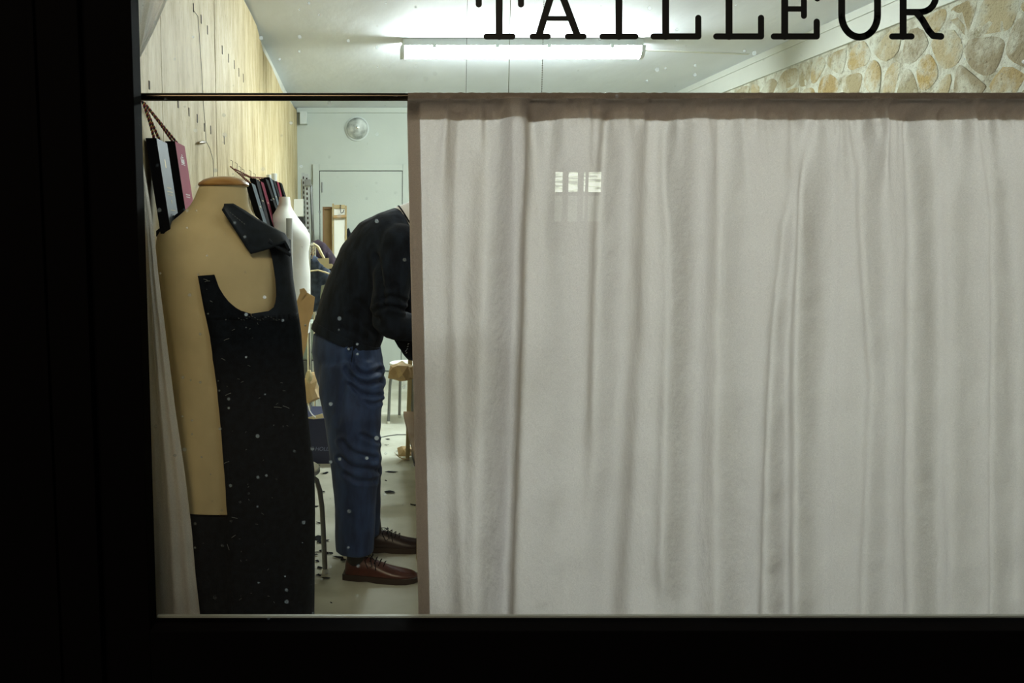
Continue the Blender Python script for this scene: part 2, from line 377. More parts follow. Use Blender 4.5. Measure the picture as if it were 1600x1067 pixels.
# strand-board panels on the left wall, top edge cut unevenly under the ceiling
edge_px = [(300, -260), (350, -95), (381, 0), (390, 17), (401, 40), (411, 79), (424, 103), (440, 141), (463, 172), (469, 184)]
prof = sorted([(p.y, min(p.z, ZC - .004)) for p in (PX(a, b, XL) for a, b in edge_px)])
prof = [(YF, 2.58)] + [q for q in prof if q[0] > YF + .05 and q[0] < YB - .01] + [(YB - .004, prof[-1][1])]
j1 = PX(337, 140, XL).y; j2 = PX(412, 140, XL).y; j3 = PX(449, 180, XL).y; j0 = PX(255, 200, XL).y
joints = [YF + .1, j0, j1, j2, j3, YB - .004]
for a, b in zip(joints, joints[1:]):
    if a > YF + .2: MB().box((XL - .024, a - .03, .01), (XL - .0185, a + .03, interp(prof, a) - .02)).build('joint_shade_strip', M_slot, wl, smooth=False)  # dark strip behind each gap paints in the shade of the joint
    a += .008 if a == j1 else .003; b -= .008 if b == j1 else .003
    top = [(a, interp(prof, a))] + [q for q in prof if a < q[0] < b] + [(b, interp(prof, b))]
    poly = [(XL, a, .01), (XL, b, .01)] + [(XL, y, z) for y, z in reversed(top)]
    MB().prism(poly, (-.018, 0, 0)).build('board_panel', M_ply, wl, smooth=False)
# dark slots left by staples, each a small nick
slots = [(302, 12), (314, 30), (324, 47), (347, 78), (357, 91), (366, 101), (233, 133), (278, 162), (295, 175), (308, 185), (319, 199), (329, 203), (350, 219), (373, 113), (380, 122)]
for px, py in slots:
    p = PX(px, py, XL)
    MB().box((XL - .001, p.y - .006, p.z - .014 * p.y / 3), (XL + .0015, p.y + .006, p.z + .014 * p.y / 3)).build('staple_slot', M_slot, wl, smooth=False)
# ceiling board joint
for pts in ([(984, 77), (1170, 84)],):
    a, b = [PZ(x, y, ZC) for x, y in pts]
    MB().prism([a + Vector((0, -.015, 0)), b + Vector((0, -.015, 0)), b + Vector((0, .015, 0)), a + Vector((0, .015, 0))], (0, 0, -.006)).build('ceiling_batten', M_white, bpy.data.objects['ceiling'], smooth=False)
# right beam: white boxed beam with moulding
bm_ = MB(); bm_.box((XR, YF + .1, BEAMZ), (XR + .1, YB - .002, ZC - .001)); st(bm_.build('trim_1', M_white, smooth=False))
st(MB().box((XR - .012, YF + .1, ZC - .045), (XR, YB - .002, ZC - .001)).build('trim_2', M_white, smooth=False))
# back wall soffit strip, pipe box
a = PY(470, 175, YB); b = PY(700, 196, YB)
st(MB().box((XL, YB - .03, a.z - .01), (XR, YB - .001, ZC - .001)).build('trim_3', M_back, smooth=False))
p = PY(475, 184, YB); MB().box((p.x - .035, YB - .09, p.z - .07), (p.x + .035, YB - .001, p.z + .05)).build('pipe_box', M_housing, wb, smooth=False, bevel=.004)
st(MB().box((XL, YB - .012, 0), (XR, YB - .001, .09)).build('baseboard_back', M_back, smooth=False))
# door on the back wall
dr = bpy.data.objects.new('door_1', None); C.objects.link(dr); st(dr)
d0 = PY(500, 268, YB); d1 = PY(628, 268, YB); dr.location = (0, 0, 0)
MB().box((d0.x, YB - .03, .01), (d1.x, YB - .012, d0.z)).build('door_leaf', M_back, dr, smooth=False, bevel=.002)
for x0, x1 in ((d0.x - .07, d0.x - .006), (d1.x + .006, d1.x + .07)):
    MB().box((x0, YB - .035, 0), (x1, YB - .001, d0.z + .07)).build('door_frame', M_back, dr, smooth=False, bevel=.002)
MB().box((d0.x - .005, YB - .035, d0.z + .007), (d1.x + .005, YB - .001, d0.z + .07)).build('door_frame', M_back, dr, smooth=False, bevel=.002)
MB().box((d0.x - .006, YB - .012, 0), (d1.x + .006, YB - .006, d0.z + .007)).build('door_rebate', M_dark, dr, smooth=False)
p = PY(502, 293, YB); MB().tube([(p.x + .008, YB - .035, p.z - .05), (p.x + .008, YB - .035, p.z + .05)], .006).build('hinge', M_greytube, dr)
# round glass bulkhead light
g = PY(558, 200, YB - .06)
t = thing('bulkhead_light', (g.x, YB - .001, g.z), 'round glass bulkhead light, unlit, on the back wall above the door', 'light')
def ycap(c, prof, n=28):
    c = Vector(c); return MB().loft([[c + Vector((r * cos(2 * pi * k / n), -y, r * sin(2 * pi * k / n))) for k in range(n)] for r, y in prof])
ycap((g.x, YB - .002, g.z), [(.118, 0), (.118, .015), (.108, .02)]).build('base', M_housing, t)
gm = mat('ribbed_glass_glints', srgb(96, 104, 100), .08, coat=1, col2=srgb(226, 232, 228), scale=7, bump=.3, bscale=25)  # pale and dark noise paints the glass highlights into the colour
ycap((g.x, YB - .022, g.z), [(.105, 0), (.103, .02), (.092, .05), (.07, .075), (.04, .092), (.012, .098)]).build('glass_bowl', gm, t)
ycap((g.x, YB - .117, g.z), [(.014, 0), (.014, .006), (.006, .009)], 12).build('screw_cap', M_chrome, t)

# stone pieces on the right wall
def stones():
    cw, chh = .215, .155; y0, y1, z0, z1 = 2.7, YB - .05, 1.02, BEAMZ - .01
    ny = int((y1 - y0) / cw); nz_ = int((z1 - z0) / chh); pts = {}
    for i in range(-1, ny + 1):
        for j in range(-1, nz_ + 1):
            pts[i, j] = (y0 + (i + .5 + (.5 if j % 2 else 0)) * cw + random.uniform(-.4, .4) * cw, z0 + (j + .5) * (z1 - z0) / nz_ + random.uniform(-.42, .42) * chh)
    for i in range(ny):
        for j in range(nz_):
            c = pts[i, j]; poly = [(c[0] - .3, c[1] - .25), (c[0] + .3, c[1] - .25), (c[0] + .3, c[1] + .25), (c[0] - .3, c[1] + .25)]
            g_ = random.uniform(.001, .014)
            for di in (-2, -1, 0, 1, 2):
                for dj in (-2, -1, 0, 1, 2):
                    if (di, dj) == (0, 0) or (i + di, j + dj) not in pts: continue
                    q = pts[i + di, j + dj]; m_ = ((c[0] + q[0]) / 2, (c[1] + q[1]) / 2); d = (q[0] - c[0], q[1] - c[1]); L_ = math.hypot(*d) or 1; d = (d[0] / L_, d[1] / L_)
                    out = []
                    f = lambda p: (p[0] - m_[0]) * d[0] + (p[1] - m_[1]) * d[1] + g_
                    for a, b in zip(poly, poly[1:] + poly[:1]):
                        fa, fb = f(a), f(b)
                        if fa <= 0: out.append(a)
                        if fa * fb < 0: tt = fa / (fa - fb); out.append((a[0] + (b[0] - a[0]) * tt, a[1] + (b[1] - a[1]) * tt))
                    poly = out
                    if len(poly) < 3: break
                if len(poly) < 3: break
            if len(poly) < 3: continue
            poly = [(y, min(max(z, z0), z1)) for y, z in poly]
            for _ in range(2):
                poly = [q for a, b in zip(poly, poly[1:] + poly[:1]) for q in ((a[0] * .75 + b[0] * .25, a[1] * .75 + b[1] * .25), (a[0] * .25 + b[0] * .75, a[1] * .25 + b[1] * .75))]
            if len(poly) > 26: poly = poly[::2]
            poly = [(y + .012 * vn((y * 9, z * 9, 3)), z + .012 * vn((y * 9, z * 9, 7))) for y, z in poly]
            cy = sum(p[0] for p in poly) / len(poly); cz = sum(p[1] for p in poly) / len(poly)
            if max(p[0] for p in poly) - min(p[0] for p in poly) < .05: continue
            pr = random.uniform(.002, .007); n = len(poly); rings = []
            for sc, dx in ((1, -.02), (.97, pr * .55), (.86, pr), (.5, pr * 1.1)):
                rings.append([(XR + .0205 - dx - (.005 if sc < .9 else .0015) * vn((y * 14, z * 14, i)), cy + (y - cy) * sc, cz + (z - cz) * sc) for y, z in poly])
            MB().loft(rings).build('stone', M_stone, wr, angle=50)
stones()

# ------------------------------------------------------------------ shop front: frame, glass, facade
gb = PY(700, 959.5, YF + .046).z - .0022; gl_t = PY(216, 0, YF); gl_b = PY(245, 960, YF + .03)
XG0 = gl_b.x; ZG1 = 2.32; XG1 = 2.62
win = bpy.data.objects.new('window_1', None); C.objects.link(win); st(win)
MB().add([(XG0 - .01, YF, gb - .01), (XG1, YF, gb - .01), (XG1, YF, ZG1), (XG0 - .01, YF, ZG1)], [(0, 1, 2, 3)]).build('pane', M_glass, win, smooth=False)
MB().box((XG0 - .12, YF - .05, gb - .3), (XG0, YF + .03, ZG1 + .1)).build('jamb', M_black, win, smooth=False, bevel=.004)
MB().box((XG0 - .22, YF - .085, gb - .35), (XG0 - .118, YF + .03, ZG1 + .1)).build('outer_stile', M_black, win, smooth=False, bevel=.006)
MB().box((XG0 - .235, YF - .10, gb - .35), (XG0 - .218, YF + .0, ZG1 + .1)).build('moulding', M_black, win, smooth=False, bevel=.004)
MB().box((XG1, YF - .05, gb - .3), (XG1 + .2, YF + .03, ZG1 + .1)).build('jamb', M_black, win, smooth=False, bevel=.004)
MB().box((XG0, YF - .05, gb - .3), (XG1, YF + .03, gb)).build('bottom_rail', M_black, win, smooth=False, bevel=.003)
MB().box((XG0, YF - .05, ZG1), (XG1, YF + .03, ZG1 + .1)).build('top_rail', M_black, win, smooth=False, bevel=.003)
MB().box((XG0, YF + .034, gb - .02), (XG1, YF + .046, gb + .0022)).build('glazing_bead', M_white, win, smooth=False)
wf = MB(); wf.box((-4, YF - .06, -.1), (XG0 - .22, YF + .08, 3.6)); wf.box((XG1 + .2, YF - .06, -.1), (5, YF + .08, 3.6))
wf.box((XG0 - .22, YF - .06, -.1), (XG1 + .2, YF + .08, gb - .3)); wf.box((XG0 - .22, YF - .06, ZG1 + .1), (XG1 + .2, YF + .08, 3.6))
st(wf.build('wall_front', M_black, smooth=False))
st(MB().box((-9, -8.2, -.14), (10, YF - .06, -.1)).build('ground_street', M_asphalt, smooth=False))
# house across the street, its lit window is what the pane mirrors
fac = MB(); fy = -8.0
wa = PY(868, 268, 12.4); wb_ = PY(940, 346, 12.4)
fac.box((-9, fy - .3, -.1), (wa.x, fy, 6)); fac.box((wb_.x, fy - .3, -.1), (10, fy, 6)); fac.box((wa.x, fy - .3, -.1), (wb_.x, fy, wb_.z)); fac.box((wa.x, fy - .3, wa.z), (wb_.x, fy, 6))
hs = bpy.data.objects.new('opposite_house', None); C.objects.link(hs); tag(hs, 'dark house across the street, its small lit window mirrored in the shop glass', 'house')
fac.build('wall', M_facade, hs, smooth=False)
lit = bpy.data.materials.new('lit_blind'); lit.use_nodes = True; N = lit.node_tree.nodes; N.remove(N['Principled BSDF'])
e = N.new('ShaderNodeEmission'); wv = N.new('ShaderNodeTexNoise'); tc = N.new('ShaderNodeTexCoord'); mp = N.new('ShaderNodeMapping'); mp.inputs['Scale'].default_value = (1.6, 1, 9)
lit.node_tree.links.new(tc.outputs['Object'], mp.inputs[0]); lit.node_tree.links.new(mp.outputs[0], wv.inputs['Vector']); wv.inputs['Scale'].default_value = 3
cr = N.new('ShaderNodeValToRGB'); cr.color_ramp.elements[0].position = .38; cr.color_ramp.elements[0].color = (.25, .3, .22, 1); cr.color_ramp.elements[1].position = .58; cr.color_ramp.elements[1].color = (.9, 1, .82, 1)
lit.node_tree.links.new(wv.outputs[0], cr.inputs[0]); lit.node_tree.links.new(cr.outputs[0], e.inputs[0]); e.inputs[1].default_value = 9
lit.node_tree.links.new(e.outputs[0], N['Material Output'].inputs[0])
zm = PY(900, 302, 12.4).z
MB().box((wa.x, fy - .12, zm), (wb_.x, fy - .1, wa.z)).build('upper_pane', lit, hs, smooth=False)
MB().box((wa.x, fy - .12, wb_.z), (wb_.x, fy - .1, zm)).build('lower_pane', emit('dim_room', (.8, .9, .75, 1), 1.1), hs, smooth=False)
for px in (885, 909):
    x = PY(px, 300, 12.4).x; MB().box((x - .035, fy - .1, wb_.z), (x + .035, fy - .04, wa.z)).build('glazing_bar', M_facade, hs, smooth=False)
x = PY(919, 300, 12.4).x; MB().box((x - .02, fy - .1, wb_.z), (x + .01, fy - .04, wa.z)).build('glazing_bar', M_facade, hs, smooth=False)
MB().box((wa.x, fy - .1, zm - .03), (wb_.x, fy - .05, zm + .02)).build('glazing_bar', M_facade, hs, smooth=False)

# ------------------------------------------------------------------ window lettering
YL = YF - .0015
lt = thing('shop_lettering', PY(740, 62, YL), 'black typewriter-style letters reading TAILLEUR across the top of the shop window', 'sign')
def stroke_mesh(name, strokes, r=5.4):
    m = MB()
    for k, sp in enumerate(strokes):
        rr = r
        if isinstance(sp[0], (int, float)): rr, sp = sp[0], sp[1:]
        for a, b in zip(sp, sp[1:]):
            dx, dy = b[0] - a[0], b[1] - a[1]; ang = math.atan2(dy, dx); poly = []
            for q in range(9): th = ang + pi / 2 + pi * q / 8; poly.append((a[0] + rr * cos(th), a[1] + rr * sin(th)))
            for q in range(9): th = ang - pi / 2 + pi * q / 8; poly.append((b[0] + rr * cos(th), b[1] + rr * sin(th)))
            m.prism([PY(x, y, YL) for x, y in poly], (0, -.0006 - .00003 * k, 0))
    return m.build(name, mat('black_vinyl', (0.0015, 0.0025, 0.003, 1), .5, spec=.2), lt, smooth=False)
def arc(cx, cy, rx, ry, a0, a1, n=10): return [(cx + rx * cos(radians(lerp(a0, a1, i / n))), cy + ry * sin(radians(lerp(a0, a1, i / n)))) for i in range(n + 1)]
T0, B0 = -29, 57
letters = [
    [[(780, T0), (780, B0)], [4.8, (760, B0), (801, B0)], [(748, T0), (814, T0)], [4.8, (748, T0), (748, 7)], [4.8, (814, T0), (814, 7)]],
    [[(868, T0), (842, B0 - 2)], [(870, T0), (902, B0 - 2)], [4.6, (832, B0), (856, B0)], [4.6, (887, B0), (912, B0)], [3.8, (856, 29), (890, 29)], [4.6, (852, T0), (874, T0)]],
    [[(967, T0), (967, B0)], [4.6, (941, B0), (993, B0)], [4.6, (944, T0), (990, T0)]],
    [[(1040, T0), (1040, B0)], [4.8, (1021, B0), (1091, B0)], [4.8, (1091, B0), (1091, 28)], [4.6, (1022, T0), (1060, T0)]],
    [[(1139, T0), (1139, B0)], [4.8, (1119, B0), (1189, B0)], [4.8, (1189, B0), (1189, 28)], [4.6, (1120, T0), (1160, T0)]],
    [[(1226, T0), (1226, B0)], [4.8, (1209, B0), (1276, B0)], [4.8, (1276, B0), (1276, 34)], [4.2, (1226, 14), (1256, 14)], [4.6, (1256, 1), (1256, 25)], [4.6, (1209, T0), (1277, T0)], [4.6, (1277, T0), (1277, -2)]],
    [[(1315, T0), (1315, 22)] + arc(1343, 24, 28, 34, 180, 90)[1:] + arc(1343, 24, 28, 34, 90, 0)[1:] + [(1371, T0)], [4.6, (1297, T0), (1332, T0)], [4.6, (1355, T0), (1389, T0)]],
    [[(1411, T0), (1411, B0)], [4.8, (1394, B0), (1424, B0)], [4.6, (1394, T0), (1440, T0)], [5, (1411, 19), (1436, 19)] + arc(1438, -5, 24, 24, 90, -90), [5.2, (1432, 20), (1441, 31), (1451, 48), (1458, 56), (1470, B0)]],
]
for k, l in enumerate(letters): stroke_mesh('letter', l)

# hanging wires behind the pane
def hangwire(name, px, r, m, lab, py1=175, bead=False):
    a = PY(px, -120, YF + .16); b = PY(px - 3, py1, YF + .16); b.x = a.x
    mb = MB().tube([a, b], r, 6)
    if bead:
        z = b.z
        while z < a.z: mb.ball((a.x, a.y, z), .0016, 4); z += .006
    return tag(mb.build(name, m, origin=b), lab, 'wire')
hangwire('hanging_wire', 732, .0006, M_wire, 'thin dark wire hanging down behind the T of the lettering')
hangwire('nylon_line', 800, .0011, mat('pale_nylon', srgb(150, 158, 150), .5), 'thin pale cord hanging behind the glass between T and A')
hangwire('hanging_chain', 853, .0005, M_greytube, 'fine bead chain hanging behind the glass under the A', bead=True)

# ------------------------------------------------------------------ lamps
def batten(x0, x1, y, tm, label):
    t = thing('fluorescent_light', ((x0 + x1) / 2, y, ZC), label, 'light')
    def sec(x, sc): # housing cross-section
        return [(x, y - .06 * sc, ZC - .001), (x, y + .06 * sc, ZC - .001), (x, y + .06 * sc, ZC - .045), (x, y - .06 * sc, ZC - .045)]
    MB().loft([sec(x0, .9), sec(x0 + .01, 1), sec(x1 - .01, 1), sec(x1, .9)]).build('housing', M_housing, t, smooth=False)
    def sd(x, sc):
        return [(x, y + .056 * sc * cos(a), ZC - .046 - .07 * sc * abs(sin(a)) ** .7) for a in [pi * k / 10 for k in range(11)]]
    MB().loft([sd(x0 + .006, 1), sd(x1 - .006, 1)]).build('diffuser', tm, t)
    for xa, xb in ((x0 - .012, x0 + .012), (x1 - .012, x1 + .012)):
        MB().loft([[(x, y + .061 * cos(a), ZC - .044 - .076 * abs(sin(a)) ** .7) for a in [pi * k / 10 for k in range(11)]] for x in (xa, xb)]).build('end_cap', M_housing, t)
    for x in (x0 + .2, x0 + .6, x1 - .6, x1 - .2):
        MB().box((x - .012, y - .064, ZC - .06), (x + .012, y - .058, ZC - .03))  .build('clip', M_housing, t, smooth=False)
    return t
la = PZ(626, 75, ZC); lb = PZ(981, 77, ZC)
batten(la.x, lb.x, 5.72, M_tube, 'long glowing fluorescent batten light on the ceiling')

batten(.15, 1.45, 3.95, M_tube2, 'unseen second fluorescent batten on the ceiling above the worktable')

# ------------------------------------------------------------------ curtain rod and curtains
YR = YF + .095
ra = PY(222, 150.5, YR); rb = PY(1600, 153, YR); ZR = PY(560, 151.5, YR).z
rod = thing('curtain_rod', (0, YR, ZR), 'thin dark metal curtain rod spanning the window, bare at the left', 'rod')
MB().tube([(XL - .02, YR, ZR), (XR + .02, YR, ZR)], .0102, 16).build('pole', M_darkrod, rod)
MB().tube([(XL - .002, YR, ZR), (XL + .012, YR, ZR)], .018, 16).build('bracket', M_greytube, rod)
MB().tube([(XR - .012, YR, ZR), (XR + .018, YR, ZR)], .018, 16).build('bracket', M_greytube, rod)

SL = lambda d, w: math.tanh(d / w)
GA = lambda d, w: math.exp(-(d / w) ** 2)
# fold paths: (kind, [(py,px)...], width px, amp m, fade start/end)
folds = [
    ('g', [(180, 776), (430, 763), (940, 748)], 22, -.016, None),
    ('g', [(180, 806), (500, 797), (955, 782)], 20, .022, None),
    ('s', [(200, 821), (500, 817), (955, 801)], 4.5, -.017, None),
    ('g', [(180, 862), (480, 856), (700, 850)], 14, -.011, (300, 560)),
    ('g', [(180, 905), (960, 890)], 40, .012, None),
    ('s', [(150, 944), (370, 931), (600, 924), (900, 915)], 6, -.013, (620, 860)),
    ('g', [(180, 975), (400, 972), (960, 940)], 26, .018, None),
    ('s', [(150, 1018), (320, 1006), (500, 1004), (960, 975)], 11, -.012, None),
    ('g', [(180, 1062), (500, 1060), (800, 1050), (960, 1046)], 15, -.015, (880, 1000)),
    ('s', [(150, 1052), (300, 1058), (420, 1064)], 4, .008, (280, 380)),
    ('g', [(180, 1095), (960, 1085)], 26, .016, None),
    ('g', [(180, 1135), (960, 1130)], 16, -.009, None),
    ('g', [(180, 1170), (960, 1170)], 30, .010, None),
    ('s', [(150, 1244), (200, 1249), (290, 1240), (350, 1226), (520, 1209), (960, 1190)], 7, -.014, None),
    ('g', [(180, 1268), (300, 1250), (520, 1232), (960, 1228)], 15, .020, None),
    ('g', [(250, 1266), (960, 1258)], 12, -.010, None),
    ('g', [(180, 1300), (960, 1290)], 22, .010, None),
    ('s', [(150, 1330), (260, 1345), (420, 1350), (600, 1363), (900, 1352), (960, 1350)], 7, -.013, None),
    ('g', [(180, 1375), (600, 1388), (960, 1380)], 24, .018, None),
    ('s', [(180, 1432), (960, 1428)], 9, -.011, None),
    ('s', [(180, 1462), (960, 1462)], 9, .010, None),
    ('g', [(180, 1500), (960, 1500)], 18, -.010, None),
    ('s', [(150, 1536), (250, 1548), (330, 1558), (600, 1554), (960, 1556)], 6, -.012, None),
    ('g', [(180, 1585), (960, 1590)], 24, .018, None),
    ('g', [(180, 1660), (960, 1655)], 30, -.016, None), ('g', [(180, 1730), (960, 1730)], 26, .018, None),
    ('g', [(180, 1800), (960, 1790)], 26, -.016, None),
    ('s', [(180, 655), (960, 668)], 5, .003, None), ('g', [(180, 690), (960, 700)], 14, .004, None),
    ('g', [(180, 715), (500, 712), (960, 724)], 9, -.004, None),
]
gath = []
x = 700
while x < 1850:
    gath.append((x, random.uniform(3.5, 8), random.uniform(.005, .011) * random.choice((1, 1, -1)), random.uniform(200, 420), random.uniform(-16, 16)))
    x += random.uniform(11, 27)
def fold_depth(px, py):
    s = 0
    for k, path, wd, am, fd in folds:
        d = px - interp(path, py)
        if abs(d) > wd * 8: v = (1 if d > 0 else -1) if k == 's' else 0
        else: v = SL(d, wd * 1.5) if k == 's' else GA(d, wd)
        f_ = 1 if not fd else 1 - sstep(fd[0], fd[1], py)
        if k == 's':
            v *= GA(d, 46)      # local step, returns to the sheet
        s += am * v * f_
    grow = sstep(150, 205, py)
    s *= 2.15 * (.25 + .75 * grow)
    for gx, gw, ga, gy, gs in gath:
        if py < gy:
            d = px - gx - gs * (py - 150) / 250
            if abs(d) < 40: s += 2.0 * ga * GA(d, gw + (py - 150) * .04) * (1 - sstep(165, gy, py))
    # slack creases
    q = Vector((px * .006, py * .0035, 1.3))
    s += .009 * noise.noise(q) + .006 * noise.noise(Vector((px * .016, py * .0022, 8))) + .003 * noise.noise(Vector((px * .02 + py * .006, py * .011, 5)))
    cre = abs(noise.noise(Vector((px * .012 + py * .004, py * .007 - px * .003, 9.))))
    s -= .0016 * max(0, .12 - cre) / .12 * sstep(350, 900, py)
    return s
YC0 = YR
cur = thing('curtain', (PY(900, 960, YC0).x, YC0, gb - .05), 'off-white gathered calico curtain hanging from the rod across the window', 'curtain')
NCOL, NROW = 500, 150
zt = ZR - .006; zb = gb - .06
xlt = PY(637, 152, YC0).x; xlb = PY(656, 960, YC0).x; xrr = XR - .03
def cpoint(u, z):
    xl = lerp(xlt, xlb, (zt - z) / (zt - zb)); x = lerp(xl, xrr, u)
    # the pixel that this point projects to gives the fold lookup (design-time only)
    d = Vector((x, YC0, z)) - O0; c = cos(TILT); s_ = sin(TILT)
    fw = d.y * c - d.z * s_; upv = d.y * s_ + d.z * c
    px = CX + F * x / fw; py = CY - F * upv / fw
    return x, px, py
grid = []
for r in range(NROW + 1):
    tt = r / NROW; z = lerp(zt, zb, tt ** 1.12); row = []
    for c_ in range(NCOL + 1):
        x, px, py = cpoint(c_ / NCOL, z)
        D = fold_depth(px, py)
        pin = sstep(-.01, .035, zt - z)
        y = YC0 - .0095 * (1 - pin) - D * (.45 + .55 * pin) + .030 * pin
        y -= .007 * (1 - pin)
        if z > ZR - .013: y = min(y, YC0 - .0118)
        row.append(Vector((x, max(y, YF + .05), z)))
    grid.append(row)
def sheet(name, rows, m, parent):
    mb = MB(); n = len(rows[0])
    for r in rows: mb.v += r
    for i in range(len(rows) - 1):
        for j in range(n - 1): mb.f.append((i * n + j, i * n + j + 1, (i + 1) * n + j + 1, (i + 1) * n + j))
    return mb.build(name, m, parent, angle=180)
sheet('cloth_panel', grid, M_curt, cur)
# rod pocket: front layer up and over the rod and down the back as a doubled hem
zh = PY(900, 184, YC0).z; rows = []
top = grid[0]
for k in range(15):
    a = pi * (1.0 - k / 14.0)
    rows.append([Vector((p.x, YR + cos(a) * (.0132 + .0012 * vn((p.x * 90, k * .3, 0))), ZR + sin(a) * (.0128 + .0016 * vn((p.x * 70, 1, 0))) - .002)) for p in top])
rows[0] = [v.copy() for v in top]
for k in range(1, 12):
    z = lerp(ZR - .004, zh + .0015 * 0, k / 11); row = []
    for c_ in range(NCOL + 1):
        x, px, py = cpoint(c_ / NCOL, z); D = fold_depth(px, py); pin = sstep(-.01, .035, zt - z)
        base = YC0 + .0105 * (1 - pin) + .004 * pin - D * (.45 + .55 * pin) + .030 * pin
        if z > ZR - .013: base = max(base, YC0 + .0118)
        row.append(Vector((x, max(base + .003 * sstep(0, .02, zt - z), YF + .053), z + .0012 * vn((x * 30, 0, 2)))))
    rows.append(row)
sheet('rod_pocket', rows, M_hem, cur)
# side hem, folded over behind the left edge
rows = []
for r in range(0, NROW + 1, 2):
    row = []
    for k in range(7):
        p = grid[r][0]; q = grid[r][8]
        cc = k * 1.05; i0 = int(cc); f_ = cc - i0; pp = grid[r][i0].lerp(grid[r][i0 + 1], f_)
        row.append(pp + Vector((-.0004 if k == 0 else 0, .0035, 0)))
    rows.append(row)
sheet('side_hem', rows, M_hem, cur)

# white drape gathered at the left jamb
dr_edge = [(0, 262), (50, 240), (100, 214), (150, 205), (200, 208), (256, 223), (290, 229), (360, 239), (430, 246), (520, 257), (640, 272), (740, 287), (830, 298), (900, 304), (960, 311), (1060, 322)]
dp = thing('side_drape', (XL + .03, YF + .12, gb), 'narrow white drape gathered against the left window jamb, widening towards the sill', 'curtain')
rows = []
for i in range(90):
    py = -60 + 1120 * i / 89; row = []
    xe = PY(interp(dr_edge, py), py, YF + .13)
    for k in range(41):
        u = k / 40; x = lerp(XL + .015, xe.x, u)
        D = .010 * sin(u * 9 + py * .003) * (.4 + .6 * u) + .006 * sin(u * 21 + 1 + py * .002)
        row.append(Vector((min(x, 9), YF + .13 - D, xe.z)))
    rows.append(row)
sheet('cloth_panel', rows, M_drape, dp)

# ------------------------------------------------------------------ fabric swatch books on the left wall
def cord(parent, pts, r=.0024, turns=260):
    """three strand twisted cord"""
    pts = [Vector(p) for p in pts]; n = max(12, int((pts[-1] - pts[0]).length * 500))
    n = min(n, 90)
    for s_, m_ in enumerate((M_cordred, M_cordnavy, M_cordyel)):
        P = []
        for i in range(n + 1):
            t_ = i / n * (len(pts) - 1); a = min(int(t_), len(pts) - 2); p = pts[a].lerp(pts[a + 1], t_ - a)
            th = i * .9 + s_ * 2 * pi / 3; P.append(p + Vector((cos(th) * r, sin(th) * r, 0)))
        MB().tube(P, r * .95 * (.7 if s_ == 2 else 1), 5).build('cord', m_, parent)
def book(py_top, z1, y0, wd, h, th, lean, cover, label, nail, group=None, prints=None, xo=0):
    xw = XL + .006 + xo
    t = thing('swatch_book', (xw, y0, z1 - h), label, 'book', group)
    def blk(a, b, ya, yb, za=0, zb=0):
        f = lambda xx, y, z: (xw + xx + lean * (z1 - z), y, z)
        return MB().hexa([f(a, ya, z1 - h + za), f(b, ya, z1 - h + za), f(b, yb, z1 - h + za), f(a, yb, z1 - h + za), f(a, ya, z1 - zb), f(b, ya, z1 - zb), f(b, yb, z1 - zb), f(a, yb, z1 - zb)])
    blk(0, .002, y0, y0 + wd).build('back_cover', M_blackcloth, t, smooth=False)
    blk(.0022, th - .0022, y0 + .002, y0 + wd - .004, .004, .004).build('swatches', M_pages, t, smooth=False)
    blk(0, th, y0 - .002, y0).build('spine', M_blackcloth, t, smooth=False)
    blk(th - .002, th, y0 + .0002, y0 + wd).build('front_cover', cover, t, smooth=False)
    if prints:
        m = MB()
        for (u0, u1, v0, v1) in prints[1]:
            f = lambda u, v: (xw + th + .0006 + lean * (v * h), y0 + u * wd, z1 - v * h)
            m.add([f(u0, v0), f(u1, v0), f(u1, v1), f(u0, v1)], [(0, 1, 2, 3)])
        m.build('title_print', prints[0], t, smooth=False)['kind'] = 'stuff'
    top = Vector((xw + th * .5, y0 + wd * .3, z1))
    cord(t, [top, top.lerp(Vector(nail), .5) + Vector((.002, 0, 0)), nail]); cord(t, [top + Vector((th * .25, wd * .25, 0)), nail])
    return t
def textbars(rows_):
    out = []
    for v, u0, u1, h_ in rows_:
        u = u0
        while u < u1:
            w_ = random.uniform(.03, .07); out.append((u, min(u + w_, u1), v, v + h_)); u += w_ + .025
    return out
# the two near books
pA = PX(226, 215, XL + .006); nailA = PX(223, 158, XL + .012)
bt = textbars([(.50, .30, .72, .012), (.54, .25, .78, .012), (.575, .3, .7, .010), (.74, .3, .75, .010)]) + [(.45, .52, .2, .29), (.44, .47, .25, .29), (.50, .56, .63, .67)]
book(0, pA.z, pA.y + .012, .135, .265, .030, .13, M_greycover, 'blue-grey covered fabric swatch book hanging nearest the window on the board wall', (XL + .01, nailA.y + .01, nailA.z), prints=(M_gold, bt))
pB = PX(257, 220, XL + .006)
crest = [(.35, .65, .225, .235), (.33, .38, .17, .225), (.62, .67, .17, .225), (.41, .46, .19, .225), (.54, .59, .19, .225), (.48, .52, .15, .225), (.38, .62, .155, .165), (.44, .56, .13, .14), (.3, .7, .245, .252)]
bt = textbars([(.60, .3, .72, .016), (.632, .3, .72, .010), (.75, .38, .68, .014)])
book(0, pB.z, pB.y + .01, .15, .262, .030, .13, M_pinkcover, 'raspberry pink covered swatch book with a white crest hanging on the board wall', (XL + .01, nailA.y + .02, nailA.z), prints=(M_whiteprint, bt + crest))
